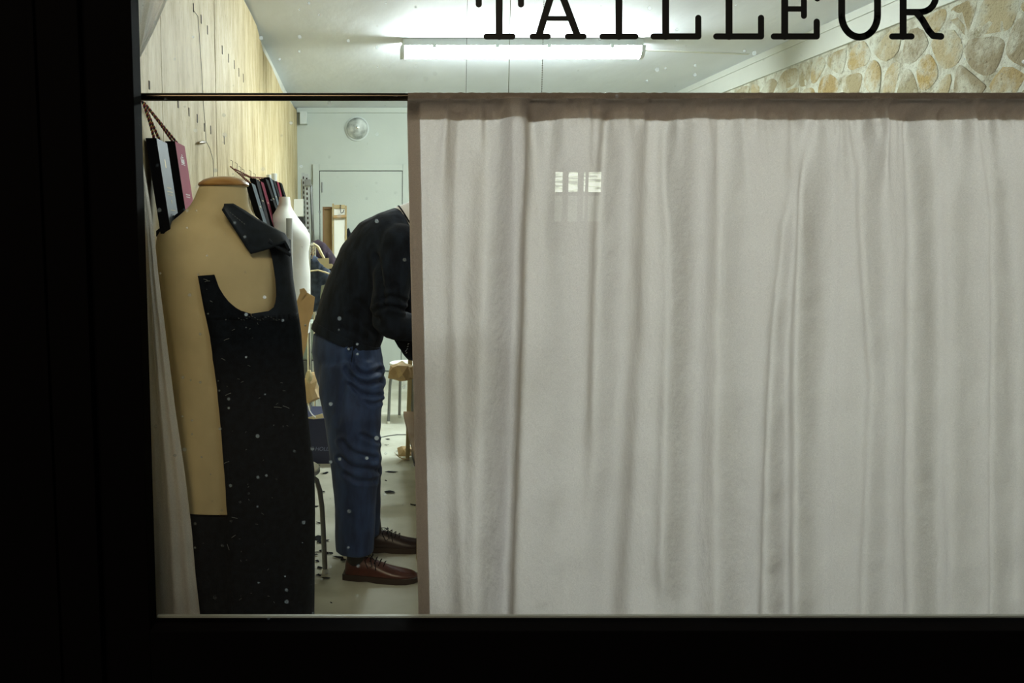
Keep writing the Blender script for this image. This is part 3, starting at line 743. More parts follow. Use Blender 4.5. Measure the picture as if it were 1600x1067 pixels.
# the farther row, hung from nails
specs = [(383, 286, 'g', .030), (390, 279, 'k', .030), (398, 283, 'p', .030), (405, 279, 'k', .034), (411, 277, 'g', .036), (417, 281, 'k', .036), (423, 283, 'p', .036), (429, 285, 'k', .036)]
lab = {'g': 'grey', 'p': 'dark red', 'k': 'black'}
ordn = ['first', 'second', 'third', 'fourth', 'fifth', 'sixth', 'seventh', 'last']
nails = [(360, 252), (367, 256), (373, 262), (378, 266), (389, 268), (396, 273), (402, 278), (408, 280)]
cov = {'g': mat('dim_grey_cover', srgb(60, 70, 76), .8, spec=.2), 'p': mat('dark_red_cover', srgb(92, 26, 42), .9, spec=.1), 'k': M_blackcloth}
for i, (px, py, c_, th) in enumerate(specs):
    p = PX(px, py, XL + .064); n = PX(nails[i][0], nails[i][1] + 8, XL + .012)
    book(0, p.z, p.y,   .15, .355 + random.uniform(-.02, .02), th, .26 + random.uniform(-.03, .07), cov[c_],
         f'{lab[c_]} covered swatch book, {ordn[i]} from the window in the far hanging row', n, 'swatch books in the far row on the board wall', xo=.058, prints=(M_gold, textbars([(.3, .3, .7, .02), (.7, .4, .7, .015)])))
for (px, py) in nails:
    a = PX(px, py - 2, XL + .003); b = PX(px + 1, py + 12, XL + .003)
    tag(MB().tube([a, (XL + .014, a.y, a.z - .005), (XL + .012, a.y, b.z)], .0012, 5).build('hook_wire', M_wire, origin=a), 'thin wire hook above the far row of swatch books', 'hook', 'wire hooks on the board wall')
# wire and its little connector on the boards
wp = [(302, 14), (303, 17), (309, 25), (311, 50), (315, 110), (318, 165), (321, 200), (322, 221), (328, 232), (333, 250), (334, 292)]
t = thing('wall_wire', PX(322, 221, XL + .004), 'thin dark wire running down the board wall to a small brown connector', 'wire')
MB().tube([PX(a, b, XL + .003) for a, b in wp], .0011, 5).build('wire', M_wire, t)
c1 = PX(311, 223, XL + .012); c2 = PX(321, 222, XL + .004)
MB().tube([c1, c1.lerp(c2, .2), c1.lerp(c2, .8), c2], [.002, .006, .006, .003], 8).build('connector', mat('brown_plastic', srgb(120, 100, 60), .4), t)

# ------------------------------------------------------------------ near dress form
YD = 2.52
fprof = [(291, 312, 385), (300, 308, 387), (310, 304, 388), (322, 297, 389), (335, 283, 396), (350, 264, 414), (358, 254, 427), (368, 247, 441), (385, 244, 449), (410, 245, 448), (450, 251, 443), (500, 256, 438), (560, 262, 432), (620, 266, 430), (680, 264, 434), (740, 260, 440), (800, 258, 446)]
def frow(py):
    L_ = interp([(a, b) for a, b, c in fprof], py); R_ = interp([(a, c) for a, b, c in fprof], py)
    p = PY(L_, py, YD); q = PY(R_, py, YD); return (p.x + q.x) / 2, (q.x - p.x) / 2, p.z
def fdepth(py):  # front to back half depth
    return interp([(291, .062), (322, .068), (350, .085), (368, .100), (410, .118), (500, .118), (600, .105), (700, .12), (800, .135)], py)
fz = [(frow(py)[2], py) for py in range(285, 1000, 3)]; fz.sort()
def zpy(z): return interp(fz, z)
form = thing('dress_form', (frow(600)[0], YD, 0), 'beige linen tailor dress form with wooden neck cap, half covered by a black jacket', 'dress form')
rings = []
ZBOT = PY(330, 804, YD - .13).z
for py in list(range(291, 372, 6)) + list(range(376, 812, 12)):
    cx, a, z = frow(py); b = fdepth(py)
    if z < ZBOT: z = ZBOT; rings_done = True
    ring = []
    for k in range(48):
        th = 2 * pi * k / 48; cc, ss = cos(th), sin(th)
        e = .88 if py > 360 else 1
        x = cx + a * math.copysign(abs(cc) ** e, cc); y = YD + b * math.copysign(abs(ss) ** e, ss)
        ring.append((x, y, z))
    rings.append(ring)
rings = [q for i, q in enumerate(rings) if i == 0 or q[0][2] < rings[i - 1][0][2] - 1e-5]
MB().loft(rings).build('torso', M_linen, form, angle=80)
cx, a, z = frow(291)
capc = frow(291)[0] + .002
MB().lathe([(a * 1.06, z), (a * 1.09, z + .004), (a * 1.06, z + .009), (a * .85, z + .019), (a * .5, z + .026), (a * .12, z + .028)], (capc, YD, 0), ay=.064 / a).build('neck_cap', M_wood, form)
cx, a, z = frow(800)
MB().tube([(cx, YD, .05), (cx, YD, ZBOT + .01)], .016).build('pole', M_wood, form)
for k in range(3):
    th = radians(90 + 120 * k)
    MB().tube([(cx, YD, .14), (cx + .1 * cos(th), YD + .1 * sin(th), .09), (cx + .19 * cos(th), YD + .19 * sin(th), .015)], [.014, .013, .012]).build('leg', M_wood, form)
# black jacket toile
def gsil(py): return interp([(360, 440), (370, 447), (382, 453), (400, 456), (440, 459), (470, 464), (520, 471), (560, 473), (650, 479), (700, 484), (740, 489), (800, 490), (1100, 491)], py)
def gleft(py): return interp([(430, 309), (480, 318), (520, 327), (600, 338), (680, 346), (760, 352), (808, 355), (1100, 356)], py)
def garc(py, lift=.010):
    cx, a, z = frow(min(py, 798)); z = PY(400, py, YD - .05).z
    xr = PY(gsil(py), py, YD).x; aR = xr - cx; b = fdepth(min(py, 800)) + lift
    return cx, aR, b, z
def gpt(px, py, lift=.010):
    cx, aR, b, z = garc(py, lift)
    y = YD - b
    for _ in range(5):
        x = PY(px, py, y).x; u = max(-1, min(.9999, (x - cx) / (aR if x > cx else aR))); y = YD - b * math.sqrt(max(0, 1 - abs(u) ** 2.3))
    q = PY(px, py, y); return q
jk = thing('black_jacket', (frow(700)[0] + .05, YD - .15, .30), 'unfinished black wool half jacket with one sleeveless armhole, pinned on the dress form', 'jacket')
def gsheet(name, rows, m=M_wool, th=.003, parent=jk):
    o = sheet(name, rows, m, parent); md = o.modifiers.new('t', 'SOLIDIFY'); md.thickness = th; md.offset = 0; return o
def wrap_row(py, pl, n=30, wrapto=150):
    """from pixel pl round the right side to the back"""
    cx, aR, b, z = garc(py); p0 = gpt(pl, py); u = max(-1, min(1, (p0.x - cx) / aR)); ph0 = math.asin(max(-1, min(1, math.copysign(abs(u), u)))); out = []
    for k in range(n + 1):
        ph = lerp(ph0, radians(wrapto), k / n); s_, c_ = sin(ph), cos(ph)
        fold = .003 * sin(ph * 7 + z * 5) * sstep(.3, 1.2, ph)
        x = cx + (aR + fold) * s_; y = YD - (b + fold) * math.copysign(abs(c_) ** .87, c_)
        out.append(Vector((x, y, z + .0015 * vn((x * 40, z * 40, 1)))))
    out[0] = p0 + Vector((.0016 * vn((0, z * 180, 4)), 0, 0)); return out
rows = [wrap_row(py, gleft(py)) for py in [490, 496, 504] + list(range(514, 1080, 12))]
gsheet('front_panel', rows)
ahL = lambda py: interp([(429, 335), (449, 342), (462, 350), (472, 358), (482, 370), (487, 380), (490, 392)], py)
rows = []
for i in range(16):
    py = lerp(429, 490, i / 13); rows.append([gpt(lerp(gleft(max(430, py)), ahL(min(py, 490)), k / 8), py + (1 - k / 8) * (2 if i == 0 else 0), .010) for k in range(9)])
gsheet('armhole_strip', rows)
ahR = lambda py: interp([(372, 415), (385, 420), (400, 425), (440, 431), (467, 432), (480, 428), (486, 420), (490, 393)], py)
rows = [wrap_row(py, min(ahR(py), gsil(py) - 4), 22) for py in [370, 376, 384, 394, 406, 420, 436, 450, 462, 472, 480, 486, 490, 499]]
gsheet('side_panel', rows, M_wool2)
# folded lapel over the shoulder
def patch(name, poly, depthf, m, th=.004, n=14):
    """quad patch between two pixel polylines"""
    A, B = poly; rows = []
    for i in range(n + 1):
        t_ = i / n; a = [interp([(k / (len(A) - 1), q[0]) for k, q in enumerate(A)], t_), interp([(k / (len(A) - 1), q[1]) for k, q in enumerate(A)], t_)]
        b = [interp([(k / (len(B) - 1), q[0]) for k, q in enumerate(B)], t_), interp([(k / (len(B) - 1), q[1]) for k, q in enumerate(B)], t_)]
        rows.append([depthf(lerp(a[0], b[0], k / 10), lerp(a[1], b[1], k / 10), k / 10, t_) for k in range(11)])
    return gsheet(name, rows, m, th)
def lap(px, py, u, t_):
    q = PY(px, py, YD - lerp(.055, .112, u) - .012 * (1 - t_) + .03 * t_ * (1 - u) - .006 * sin(t_ * 9) * (1 - u)); return q
patch('lapel', ([(350, 320), (364, 319), (383, 330), (402, 343), (424, 355), (444, 366), (453, 380)], [(348, 327), (368, 358), (392, 396), (410, 391), (430, 384), (445, 378), (452, 392)]), lap, M_wool2, .007, 24)
rows = []
for i in range(10):   # lapel roll: shoulder fold behind the lapel down to the armhole
    t_ = i / 9; rows.append([PY(lerp(420, 454, t_) , lerp(362, 376, t_) + k * lerp(2, 3.0, t_), YD - lerp(.03, .115, k / 8)) for k in range(9)])
gsheet('shoulder_fold', rows, M_wool2, .006)
# strip lying over the far shoulder of the form
rows = []
for i in range(9):
    px = lerp(245, 288, i / 8); py = interp([(245, 366), (288, 330)], px)
    rows.append([PY(px, py - 4 + 8 * k / 4, YD + .03 * (1 - k / 4)) for k in range(5)])
gsheet('shoulder_strip', rows, M_wool, .006)
# tailor tacks and lint
lm = MB()
def tack(px, py, dx, dy, r=.0007):
    if px < 470: a = gpt(px, py, .0135); b = gpt(px + dx, py + dy, .0135); lm.tube([a, a.lerp(b, .5) + Vector((0, -.002, .001)), b], r, 4)
for (px, py, dx, dy) in [(428, 636, 12, 1), (442, 634, 10, 4), (350, 532, 8, -3), (352, 618, 9, -4), (362, 840, 6, -4), (355, 850, 3, 9), (350, 724, 8, -3), (362, 808, 9, 2), (318, 436, 6, 2), (320, 440, 8, -1), (328, 470, 4, 2), (346, 560, 6, 3)]: tack(px, py, dx, dy)
for i in range(16): tack(372 + i * 4.2, 497 + 3 * sin(i), 2, .6, .0005)
for i in range(34): tack(random.uniform(362, 455), random.uniform(500, 950), random.uniform(-5, 5), random.uniform(-3, 3), .00045)
for i in range(8):
    a = lap(*[lerp(356, 385, i / 8), lerp(329, 352, i / 8), .5, .15]); lm.tube([a + Vector((0, -.006, 0)), a + Vector((.003, -.006, -.002))], .0007, 4)
o = lm.build('chalk_marks', M_lint, jk); o['kind'] = 'stuff'
# dark cloth around the base of the form
bc = MB(); rings = []
for py in range(796, 1110, 12):
    cx, a, _ = frow(798); z = PY(300, py, YD).z + .02; k_ = 1 + .01 * (py - 796) / 300
    rings.append([(cx + a * k_ * cos(2 * pi * k / 40) * 1.0 + .004 * cos(k * 1.3), YD + (.132 * k_ + .004 * sin(k * 1.7)) * sin(2 * pi * k / 40), min(z, ZBOT - .001)) for k in range(40)])
bc.loft(rings, cap=False).build('base_cover', M_wool, form)

# ------------------------------------------------------------------ white mannequin behind
YW = 4.7
wprof = [(308, 436, 453), (318, 436, 454), (323, 434, 455), (332, 429, 460), (342, 422, 467), (354, 414, 477), (366, 409, 484), (378, 408, 485), (395, 412, 482), (412, 414, 483), (428, 412, 485), (454, 408, 485), (490, 406, 486), (520, 408, 484)]
wm = thing('mannequin', (PY(445, 450, YW).x, YW, 0), 'white headless torso mannequin standing behind the jacket form', 'mannequin')
rings = []
for py in list(range(308, 345, 4)) + list(range(348, 522, 9)):
    L_ = interp([(a, b) for a, b, c in wprof], py); R_ = interp([(a, c) for a, b, c in wprof], py)
    p = PY(L_, py, YW); q = PY(R_, py, YW); cx = (p.x + q.x) / 2; a = (q.x - p.x) / 2; b = interp([(308, .05), (323, .055), (345, .14), (366, .17), (412, .12), (500, .165)], py)
    rings.append([(cx + a * cos(2 * pi * k / 36), YW + b * sin(2 * pi * k / 36), p.z) for k in range(36)])
MB().loft(rings).build('torso', M_whiteform, wm, angle=80)
pb = PY(445, 520, YW)
MB().tube([(pb.x, YW, .03), (pb.x, YW, pb.z)], .014).build('pole', M_greytube, wm)
MB().lathe([(.14, 0), (.14, .012), (.03, .03), (.016, .04)], (pb.x, YW, 0)).build('base_plate', M_greytube, wm)

# paper rolls
def roll(px0, px1, py0, zb, y, label, m=M_paper):
    a = PY(px0, py0, y); b = PY(px1, py0, y); r = (b.x - a.x) / 2; c = Vector(((a.x + b.x) / 2, y, 0))
    mb = MB().lathe([(r * .55, a.z - .01), (r * .6, a.z), (r * .97, a.z), (r, a.z - .003), (r, zb)], c, 20)
    return tag(mb.build('paper_roll', m, origin=(c.x, y, zb)), label, 'paper roll')
roll(447, 457, 341, .0, 4.35, 'slim white pattern-paper roll standing before the white mannequin')
roll(424, 433, 271, .0, 5.75, 'tall white paper roll against the board wall behind the swatch books')
roll(416, 424, 273, .0, 5.62, 'shorter white paper roll leaning beside the tall one by the board wall')

# kraft pattern piece standing upright
kp = thing('pattern_card', PY(476, 520, 3.9), 'brown kraft card pattern standing upright right of the black jacket', 'pattern')
poly = [(471, 452), (492, 464), (489, 490), (483, 505), (479, 540), (472, 562), (466, 700), (462, 834), (448, 834), (452, 600), (460, 480)]
MB().prism([PY(a, b, 3.9) for a, b in poly], (.0, .004, 0)).build('card', M_kraft, kp, smooth=False)
poly = [(468, 452), (475, 450), (480, 456), (470, 470)]
MB().prism([PY(a, b, 3.89) for a, b in poly], (.0, .002, 0)).build('folded_corner', M_kraft, kp, smooth=False)
MB().ball(PY(477, 508, 3.89), .005, 6).build('brass_fastener', M_metal, kp)

# ------------------------------------------------------------------ rack of garments
YK = 5.5
rk = thing('garment_rail', (PY(486, 470, YK).x, YK, 0), 'chrome garment rail with clothes behind the white mannequin', 'rail')
ztop = PY(487, 382, YK).z; xk = PY(487, 400, YK).x
MB().tube([(xk, YK - .35, ztop), (xk, YK + .38, ztop)], .012).build('rail', M_chrome, rk)
for y in (YK - .35, YK + .38):
    MB().tube([(xk, y, .06), (xk, y, ztop)], .012).build('upright', M_chrome, rk)
    MB().tube([(xk - .2, y, .06), (xk + .22, y, .06)], .011).build('foot', M_chrome, rk)
    for s_ in (-.19, .21): MB().lathe([(.02, 0), (.022, .02), (.01, .04)], (xk + s_, y, .0), 12).build('caster', M_dark, rk)
def garment(name, pix, y, th, m, label, cat, sub=None):
    """hanging garment from a pixel outline, with bulged thickness"""
    n = len(pix); cx = sum(p[0] for p in pix) / n; cy = sum(p[1] for p in pix) / n
    c = PY(cx, cy, y); t = thing(name, c, label, cat)
    pts = []
    for a, b in zip(pix, pix[1:] + pix[:1]):
        for k in range(4): pts.append((lerp(a[0], b[0], k / 4), lerp(a[1], b[1], k / 4)))
    rings = []
    for dy, sc in ((-1, .3), (-.95, .7), (-.6, .93), (0, 1), (.6, .93), (.95, .7), (1, .3)):
        ring = []
        for px, py in pts:
            q = PY(cx + (px - cx) * sc, cy + (py - cy) * sc, y); q.y += dy * th * (1 + .25 * vn((px * .15, py * .05, dy)))
            ring.append(q)
        rings.append(ring)
    MB().loft(rings).build('cloth', m, t, angle=80)
    return t
garment('plum_coat', [(486, 378), (497, 374), (508, 380), (518, 392), (527, 406), (532, 430), (534, 500), (500, 505), (494, 440), (486, 405)], 5.95, .05, M_purple, 'dark plum coat hanging on the rail behind the bent man', 'coat')
t = garment('navy_jacket', [(485, 400), (490, 398), (500, 405), (510, 415), (517, 424), (516, 450), (508, 484), (488, 488), (484, 450)], 5.62, .04,
        mat('navy_check_cloth', (0.016, 0.026, 0.045, 1), .9, col2=(0.06, 0.085, 0.13, 1), scale=22, bump=.4), 'blue-black checked jacket hanging on the rail beside the white mannequin', 'jacket')
MB().tube([PY(482, 424, 5.56), PY(497, 422, 5.56), PY(510, 426, 5.56), PY(518, 429, 5.56)], .0055).build('hanger_bar', M_cream, t)
hg = thing('clothes_hanger', PY(490, 386, 5.6), 'cream plastic clothes hanger at the near end of the rail', 'hanger')
MB().tube([PY(484, 384, 5.58), PY(490, 381, 5.58), PY(497, 386, 5.58), PY(502, 396, 5.58), PY(507, 405, 5.58)], [.006, .009, .010, .010, .008]).build('arm', M_cream, hg)
MB().tube([PY(487, 390, 5.58), PY(488, 384, 5.58), PY(485, 381, 5.58)], .003, 6).build('hook', M_chrome, hg)
for i, (px, py) in enumerate(((487, 392), (490, 391), (485, 396), (489, 397), (487, 401))):
    tag(MB().tube([PY(px - 1.5, py - 6, 5.5), PY(px + 1, py - 8, 5.5), PY(px + 2, py - 2, 5.5), PY(px, py + 3, 5.5)], .0035, 6).build('hanger_hook', M_chrome, origin=PY(px, py, 5.5)), 'chrome hanger hook crowded on the rail end', 'hook', 'hanger hooks on the rail')
for i, (poly, yy, lb) in enumerate((([(495, 404), (514, 403), (514, 414), (507, 416), (500, 411)], 5.50, 'upper cream paper pattern clipped to the navy jacket'), ([(509, 412), (519, 412), (522, 419), (512, 420), (505, 416)], 5.47, 'lower cream paper pattern clipped to the navy jacket'))):
    tag(MB().prism([PY(a, b, yy) for a, b in poly], (0, .002, 0)).build('paper_pattern', M_cream, smooth=False, origin=PY(*poly[0], yy)), lb, 'paper')
tag(MB().prism([PY(a, b, 5.40) for a, b in [(518, 418), (523, 419), (516, 447), (511, 452)]], (0, .02, 0)).build('wooden_ruler', M_plainwood, smooth=False, origin=PY(518, 430, 5.4)), 'yellowish wooden ruler standing in front of the navy jacket', 'ruler')
tag(MB().prism([PY(a, b, 5.38) for a, b in [(502, 446), (511, 444), (509, 458), (504, 468), (502, 478), (500, 466)]], (0, .004, 0)).build('cloth_tag', mat('grey_green_card', srgb(150, 156, 130), .6), smooth=False, origin=PY(505, 460, 5.38)), 'pale grey-green card tag hanging against the man\'s back', 'tag')

# low cupboard, plastic box, crumpled paper, bag
YS = 6.0
cb_ = thing('low_cupboard', (PY(470, 600, YS).x, YS + .2, 0), 'grey low cupboard behind the man with a plastic box on top', 'cupboard')
zc = PY(480, 562, YS).z; xa = PY(455, 600, YS).x; xb = PY(515, 600, YS).x
MB().box((xa, YS, 0), (xb, YS + .4, zc)).build('body', mat('dark_grey_steel', srgb(84, 86, 82), .5), cb_, smooth=False, bevel=.004)
MB().box((PY(488, 600, YS).x, YS - .02, .02), (xb, YS - .001, zc - .01)).build('door', M_housing, cb_, smooth=False, bevel=.003)
MB().box((xa, YS - .02, .02), (PY(487, 600, YS).x, YS - .001, zc - .01)).build('door', mat('dark_grey_steel', None), cb_, smooth=False, bevel=.003)
pbx = thing('storage_box', (PY(484, 550, YS).x, YS + .1, zc), 'translucent plastic storage box on the low cupboard', 'box')
z1 = PY(484, 506, YS).z; x0 = PY(466, 540, YS).x; x1 = PY(500, 540, YS).x
MB().hexa([(x0 + .02, YS + .02, zc), (x1 - .02, YS + .02, zc), (x1 - .02, YS + .3, zc), (x0 + .02, YS + .3, zc), (x0, YS, z1 - .03), (x1, YS, z1 - .03), (x1, YS + .32, z1 - .03), (x0, YS + .32, z1 - .03)]).build('tub', M_plastic, pbx, smooth=False, bevel=.006)
MB().box((x0 - .01, YS - .01, z1 - .03), (x1 + .01, YS + .33, z1)).build('lid', mat('pale_lid', srgb(200, 214, 204), .35), pbx, smooth=False, bevel=.006)
MB().tube([PY(480, 531, YS - .01), PY(484, 538, YS - .02), PY(486, 552, YS - .01)], .005, 6).build('handle', M_dark, pbx)
def crumple(name, c, r, label, cat, m=M_kraft, seed=0, parent=None, sq=(1, 1, 1)):
    bm = bmesh.new(); bmesh.ops.create_icosphere(bm, subdivisions=2, radius=1)
    for v in bm.verts:
        d = v.co.normalized(); k = 1 + .55 * noise.noise(d * 1.7 + Vector((seed, 0, 0))) + .45 * abs(noise.noise(d * 3.4 + Vector((seed, 5, 0)))) + .35 * noise.noise(d * 5 + Vector((0, seed, 2))) + (.25 if noise.noise(d * 9 + Vector((seed, 0, 4))) > .25 else 0)
        v.co = Vector((d.x * r * k * sq[0], d.y * r * k * sq[1], d.z * r * k * sq[2]))
    me = bpy.data.meshes.new(name); bm.to_mesh(me); bm.free(); me.materials.append(m)
    o = bpy.data.objects.new(name, me); C.objects.link(o); o.location = c
    if label: tag(o, label, cat)
    return o
YBG = 5.05
cp = PY(484, 607, YBG + .04)
crumple('crumpled_paper', cp, .052, 'crumpled brown kraft paper bursting from the navy bag', 'paper', seed=3, sq=(.95, .8, 1.45))
crumple('paper_scrap', PY(483, 588, YBG), .022, 'cream paper scrap stuck in the brown crumpled paper', 'paper', M_cream, 8, sq=(.8, .5, 1.5))
bg = thing('shopping_bag', (PY(500, 700, YBG).x, YBG + .05, 0), 'navy blue paper shopping bag on the floor behind the bent man', 'bag')
za = PY(495, 654, YBG).z; x0 = PY(470, 700, YBG).x; x1 = PY(545, 700, YBG).x
g4 = [(x0, YBG, 0.0), (x1, YBG, 0.0), (x1, YBG + .12, 0.0), (x0, YBG + .12, 0.0)]
MB().hexa([*g4, (x0 - .01, YBG - .01, za), (x1 + .01, YBG - .01, za), (x1 + .01, YBG + .13, za + .05), (x0 - .01, YBG + .13, za + .05)]).build('sack', M_bag, bg, smooth=False, bevel=.003)
MB().tube([PY(482, 634, YBG - .0), PY(484, 642, YBG - .02), PY(488, 648, YBG - .025), PY(493, 652, YBG - .015)], .004, 6).build('handle', M_shirt, bg)
MB().prism([PY(a, b, YBG - .015) for a, b in [(478, 653), (490, 650), (504, 646), (506, 653), (490, 655)]], (0, .003, 0)).build('paper_tuft', M_cream, bg, smooth=False)
fc = bpy.data.curves.new('bag_text', 'FONT'); fc.body = 'HOLLAND'; fc.size = .032; fc.extrude = .0004; fc.shear = .25
to = bpy.data.objects.new('printed_name', fc); C.objects.link(to)
dg = bpy.context.evaluated_depsgraph_get(); tm = bpy.data.meshes.new_from_object(to.evaluated_get(dg)); bpy.data.objects.remove(to)
tm.materials.append(mat('dim_silver_print', srgb(120, 126, 160), .5)); to = bpy.data.objects.new('printed_name', tm); C.objects.link(to); to.parent = bg
q = PY(492, 704, YBG - .012); to.location = q - parent_world(bg); to.rotation_euler = (pi / 2, 0, 0)

# ------------------------------------------------------------------ uprights, box, frame, board at the far left
YU = 8.3
def slotbar(pa, pb_, y, w_, label, m=M_chrome, holes=True):
    a = PY(*pa, y); b = PY(*pb_, y); t = thing('metal_upright', b, label, 'metal bar')
    mb = MB(); d = b - a; n = 26
    if holes:
        hx = lambda p, w, y0, y1: [p + Vector((-w, y0, 0)), p + Vector((w, y0, 0)), p + Vector((w, y1, 0)), p + Vector((-w, y1, 0))]
        mb.hexa(hx(a, w_ * .6, 0, .02) + hx(b, w_ * .6, 0, .02))
        sl = MB(); n = 44
        for k in range(1, n):
            q = a + d * (k / n); sl.box((q.x - w_ * .22, q.y - .002, q.z - .012), (q.x + w_ * .22, q.y - .0005, q.z + .012))
        sl.build('slot_row', M_slot, t, smooth=False)['kind'] = 'stuff'
    else: mb.tube([a, b], w_ * .5, 10)
    mb.build('bar', mat('galvanised_steel', srgb(176, 182, 182), .35, .7) if holes else m, t, smooth=not holes); return t
slotbar((474, 270), (480, 600), YU, .026, 'slotted chrome upright leaning in the far left corner, nearest the boards')
slotbar((479, 272), (488, 600), YU - .15, .034, 'slotted chrome upright leaning just right of the first one')
slotbar((486, 289), (498, 596), YU - .1, .028, 'plain round steel tube leaning beside the slotted uprights', M_greytube, False)
slotbar((472, 280), (474, 596), YU + .1, .022, 'thin bright tube behind the slotted uprights in the corner', M_chrome, False)
tag(MB().box(tuple(PY(476, 290, YU - .2)), tuple(PY(486, 281, YU - .12))).build('bracket_clamp', M_greytube, smooth=False, origin=PY(481, 286, YU - .2)), 'grey clamp bracket holding the leaning uprights together', 'bracket')
p = PY(468, 338, 8.1); q = PY(473.5, 311, 8.1)
eb = thing('fuse_box', ((p.x + q.x) / 2, 8.1, p.z), 'small white wall box in the far left corner beside the uprights', 'box')
MB().box((XL + .001, 8.1, p.z), (q.x, 8.25, q.z)).build('case', M_seat, eb, smooth=False, bevel=.004)
MB().box((XL + .01, 8.095, p.z - .08), (q.x + .005, 8.2, p.z - .004)).build('lower_case', M_dark, eb, smooth=False)
YM = 7.9
fr = thing('wooden_frame', (PY(530, 400, YM).x, YM, 0), 'light wooden hanging frame with white panel and hook before the back door', 'frame')  # plain wooden frame holding a panel and a hook
def pixbox(a, b, y, th, bottom=None):
    p = PY(*a, y); q = PY(*b, y); z0 = q.z if bottom is None else bottom
    return MB().box((p.x, y, z0), (q.x, y + th, p.z))
pixbox((519, 318), (522, 405), YM, .03, 0.0).build('stile', M_plainwood, fr, smooth=False, bevel=.003)
pixbox((539, 321), (542, 405), YM, .03, 0.0).build('stile', M_plainwood, fr, smooth=False, bevel=.003)
pixbox((522.2, 320), (538.8, 326), YM, .03).build('top_rail', M_plainwood, fr, smooth=False, bevel=.003)
pixbox((522.2, 326), (538.8, 405), YM + .012, .012, 0.15).build('panel', M_seat, fr, smooth=False)
MB().tube([PY(521, 339, YM - .02), PY(541, 338, YM - .02)], [.016, .016]).build('cross_bar', mat('orange_wood', srgb(160, 132, 88), .5), fr)
MB().tube([PY(532, 320, YM - .01), PY(532, 328, YM - .02), PY(533, 333, YM - .03), PY(536, 332, YM - .03), (PY(537, 328, YM - .03))], .004, 6).build('hook', M_wire, fr)
bd = thing('brown_board', (PY(511, 400, YM + .1).x, YM + .1, 0), 'brown wooden board standing left of the light wooden frame', 'board')
pixbox((504, 323), (519, 400), YM + .1, .018, 0.0).build('sheet', mat('tan_board', srgb(128, 104, 62), .6, var=.1, scale=8), bd, smooth=False)
pixbox((504, 323), (507, 400), YM + .08, .02, 0.0).build('edge_strip', M_brownwood, bd, smooth=False)
pixbox((507, 323), (519, 327), YM + .08, .02).build('edge_strip', M_brownwood, bd, smooth=False)
garment('dark_garment', [(542, 358), (545, 356), (549, 366), (550, 384), (548, 460), (538, 460), (538, 380)], YB - .085, .05, M_wool2, 'dark blue garment hanging on the door right of the wooden frame', 'garment')

# ------------------------------------------------------------------ stools
def stool(c, h, r, label, tubes=M_greytube, legrot=0.0, group=None, m=M_seat, spread=.045):
    t = thing('stool', (c[0], c[1], 0), label, 'stool', group)
    MB().lathe([(r * .96, h - .022), (r, h - .018), (r, h - .004), (r * .97, h)], (c[0], c[1], 0), 32).build('seat', m, t)
    for k in range(4):
        th = legrot + pi / 2 * k; dx, dy = cos(th), sin(th); P = []
        for (rr, zz) in ((r * .55, h - .030), (r * .78, h - .032), (r * .92, h - .05), (r * 1.0, h - .09), (r * 1.06, h - .16), (r + spread * .7, h * .4), (r + spread, .012)):
            P.append((c[0] + dx * rr, c[1] + dy * rr, zz))
        MB().tube(P, .0105, 12).build('leg', tubes, t)
        MB().lathe([(.013, 0), (.013, .018), (.010, .02)], (P[-1][0], P[-1][1], 0), 10).build('foot', M_seat, t)
    return t
p = PZ(514, 897, 0)
stool((p.x - .185, p.y + .03), .435, .15, 'round white stool with bent grey tube legs behind the dress form', legrot=-.12, spread=.02)
p = PZ(612, 660, 0)
stool((PY(640, 660, p.y).x, p.y + .02), PY(625, 567, p.y).z, .15, 'small round white stool with grey legs near the back, by the worktable', legrot=radians(203), spread=.02)

# ------------------------------------------------------------------ worktable and what is on it
tb = thing('worktable', (1.05, 4.2, 0), 'large trestle worktable behind the curtain with a dark edge', 'table')
TZ = .908; tx0 = .225
MB().hexa([(tx0, 3.42, TZ - .035), (1.9, 3.42, TZ - .035), (1.9, 5.15, TZ - .035), (tx0 + .125, 5.15, TZ - .035), (tx0, 3.42, TZ), (1.9, 3.42, TZ), (1.9, 5.15, TZ), (tx0 + .125, 5.15, TZ)]).build('table_top', M_brownwood, tb, smooth=False, bevel=.003)
for x, y in ((tx0 + .04, 3.5), (1.8, 3.5), (1.8, 5.0)):
    MB().box((x - .02, y - .02, 0), (x + .02, y + .02, TZ - .036)).build('leg', M_plainwood, tb, smooth=False)
pl = PZ(637, 716, 0); MB().hexa([(pl.x - .012, pl.y, 0), (pl.x + .012, pl.y, 0), (pl.x + .012, pl.y + .04, 0), (pl.x - .012, pl.y + .04, 0), (pl.x + .005, pl.y, TZ - .036), (pl.x + .03, pl.y, TZ - .036), (pl.x + .03, pl.y + .04, TZ - .036), (pl.x + .005, pl.y + .04, TZ - .036)]).build('leg', M_plainwood, tb, smooth=False)
MB().box((tx0 + .04, 3.52, .30), (1.78, 5.0, .33)).build('lower_shelf', M_brownwood, tb, smooth=False)
cr_ = thing('scrap_bin', (pl.x + .16, pl.y - .1, 0), 'dark mesh-covered bin beside the far table leg', 'bin')
MB().box((pl.x + .025, pl.y - .2, 0), (pl.x + .3, pl.y + .05, .52)).build('bin_body', M_dark, cr_, smooth=False, bevel=.01)
MB().box((pl.x + .022, pl.y - .205, .26), (pl.x + .03, pl.y + .05, .5)).build('mesh_band', mat('grey_mesh', srgb(70, 72, 66), .7, var=.5, scale=120), cr_, smooth=False)
crumple('crumpled_paper', PY(628, 581, 4.55), .058, 'crumpled brown kraft paper poking past the curtain at the table edge', 'paper', seed=11, sq=(1.05, .8, .95))
crumple('paper_scrap', PZ(634, 706, .02) , .045, 'crumpled kraft scrap at the foot of the table leg', 'paper', seed=21, sq=(1, .8, .75))
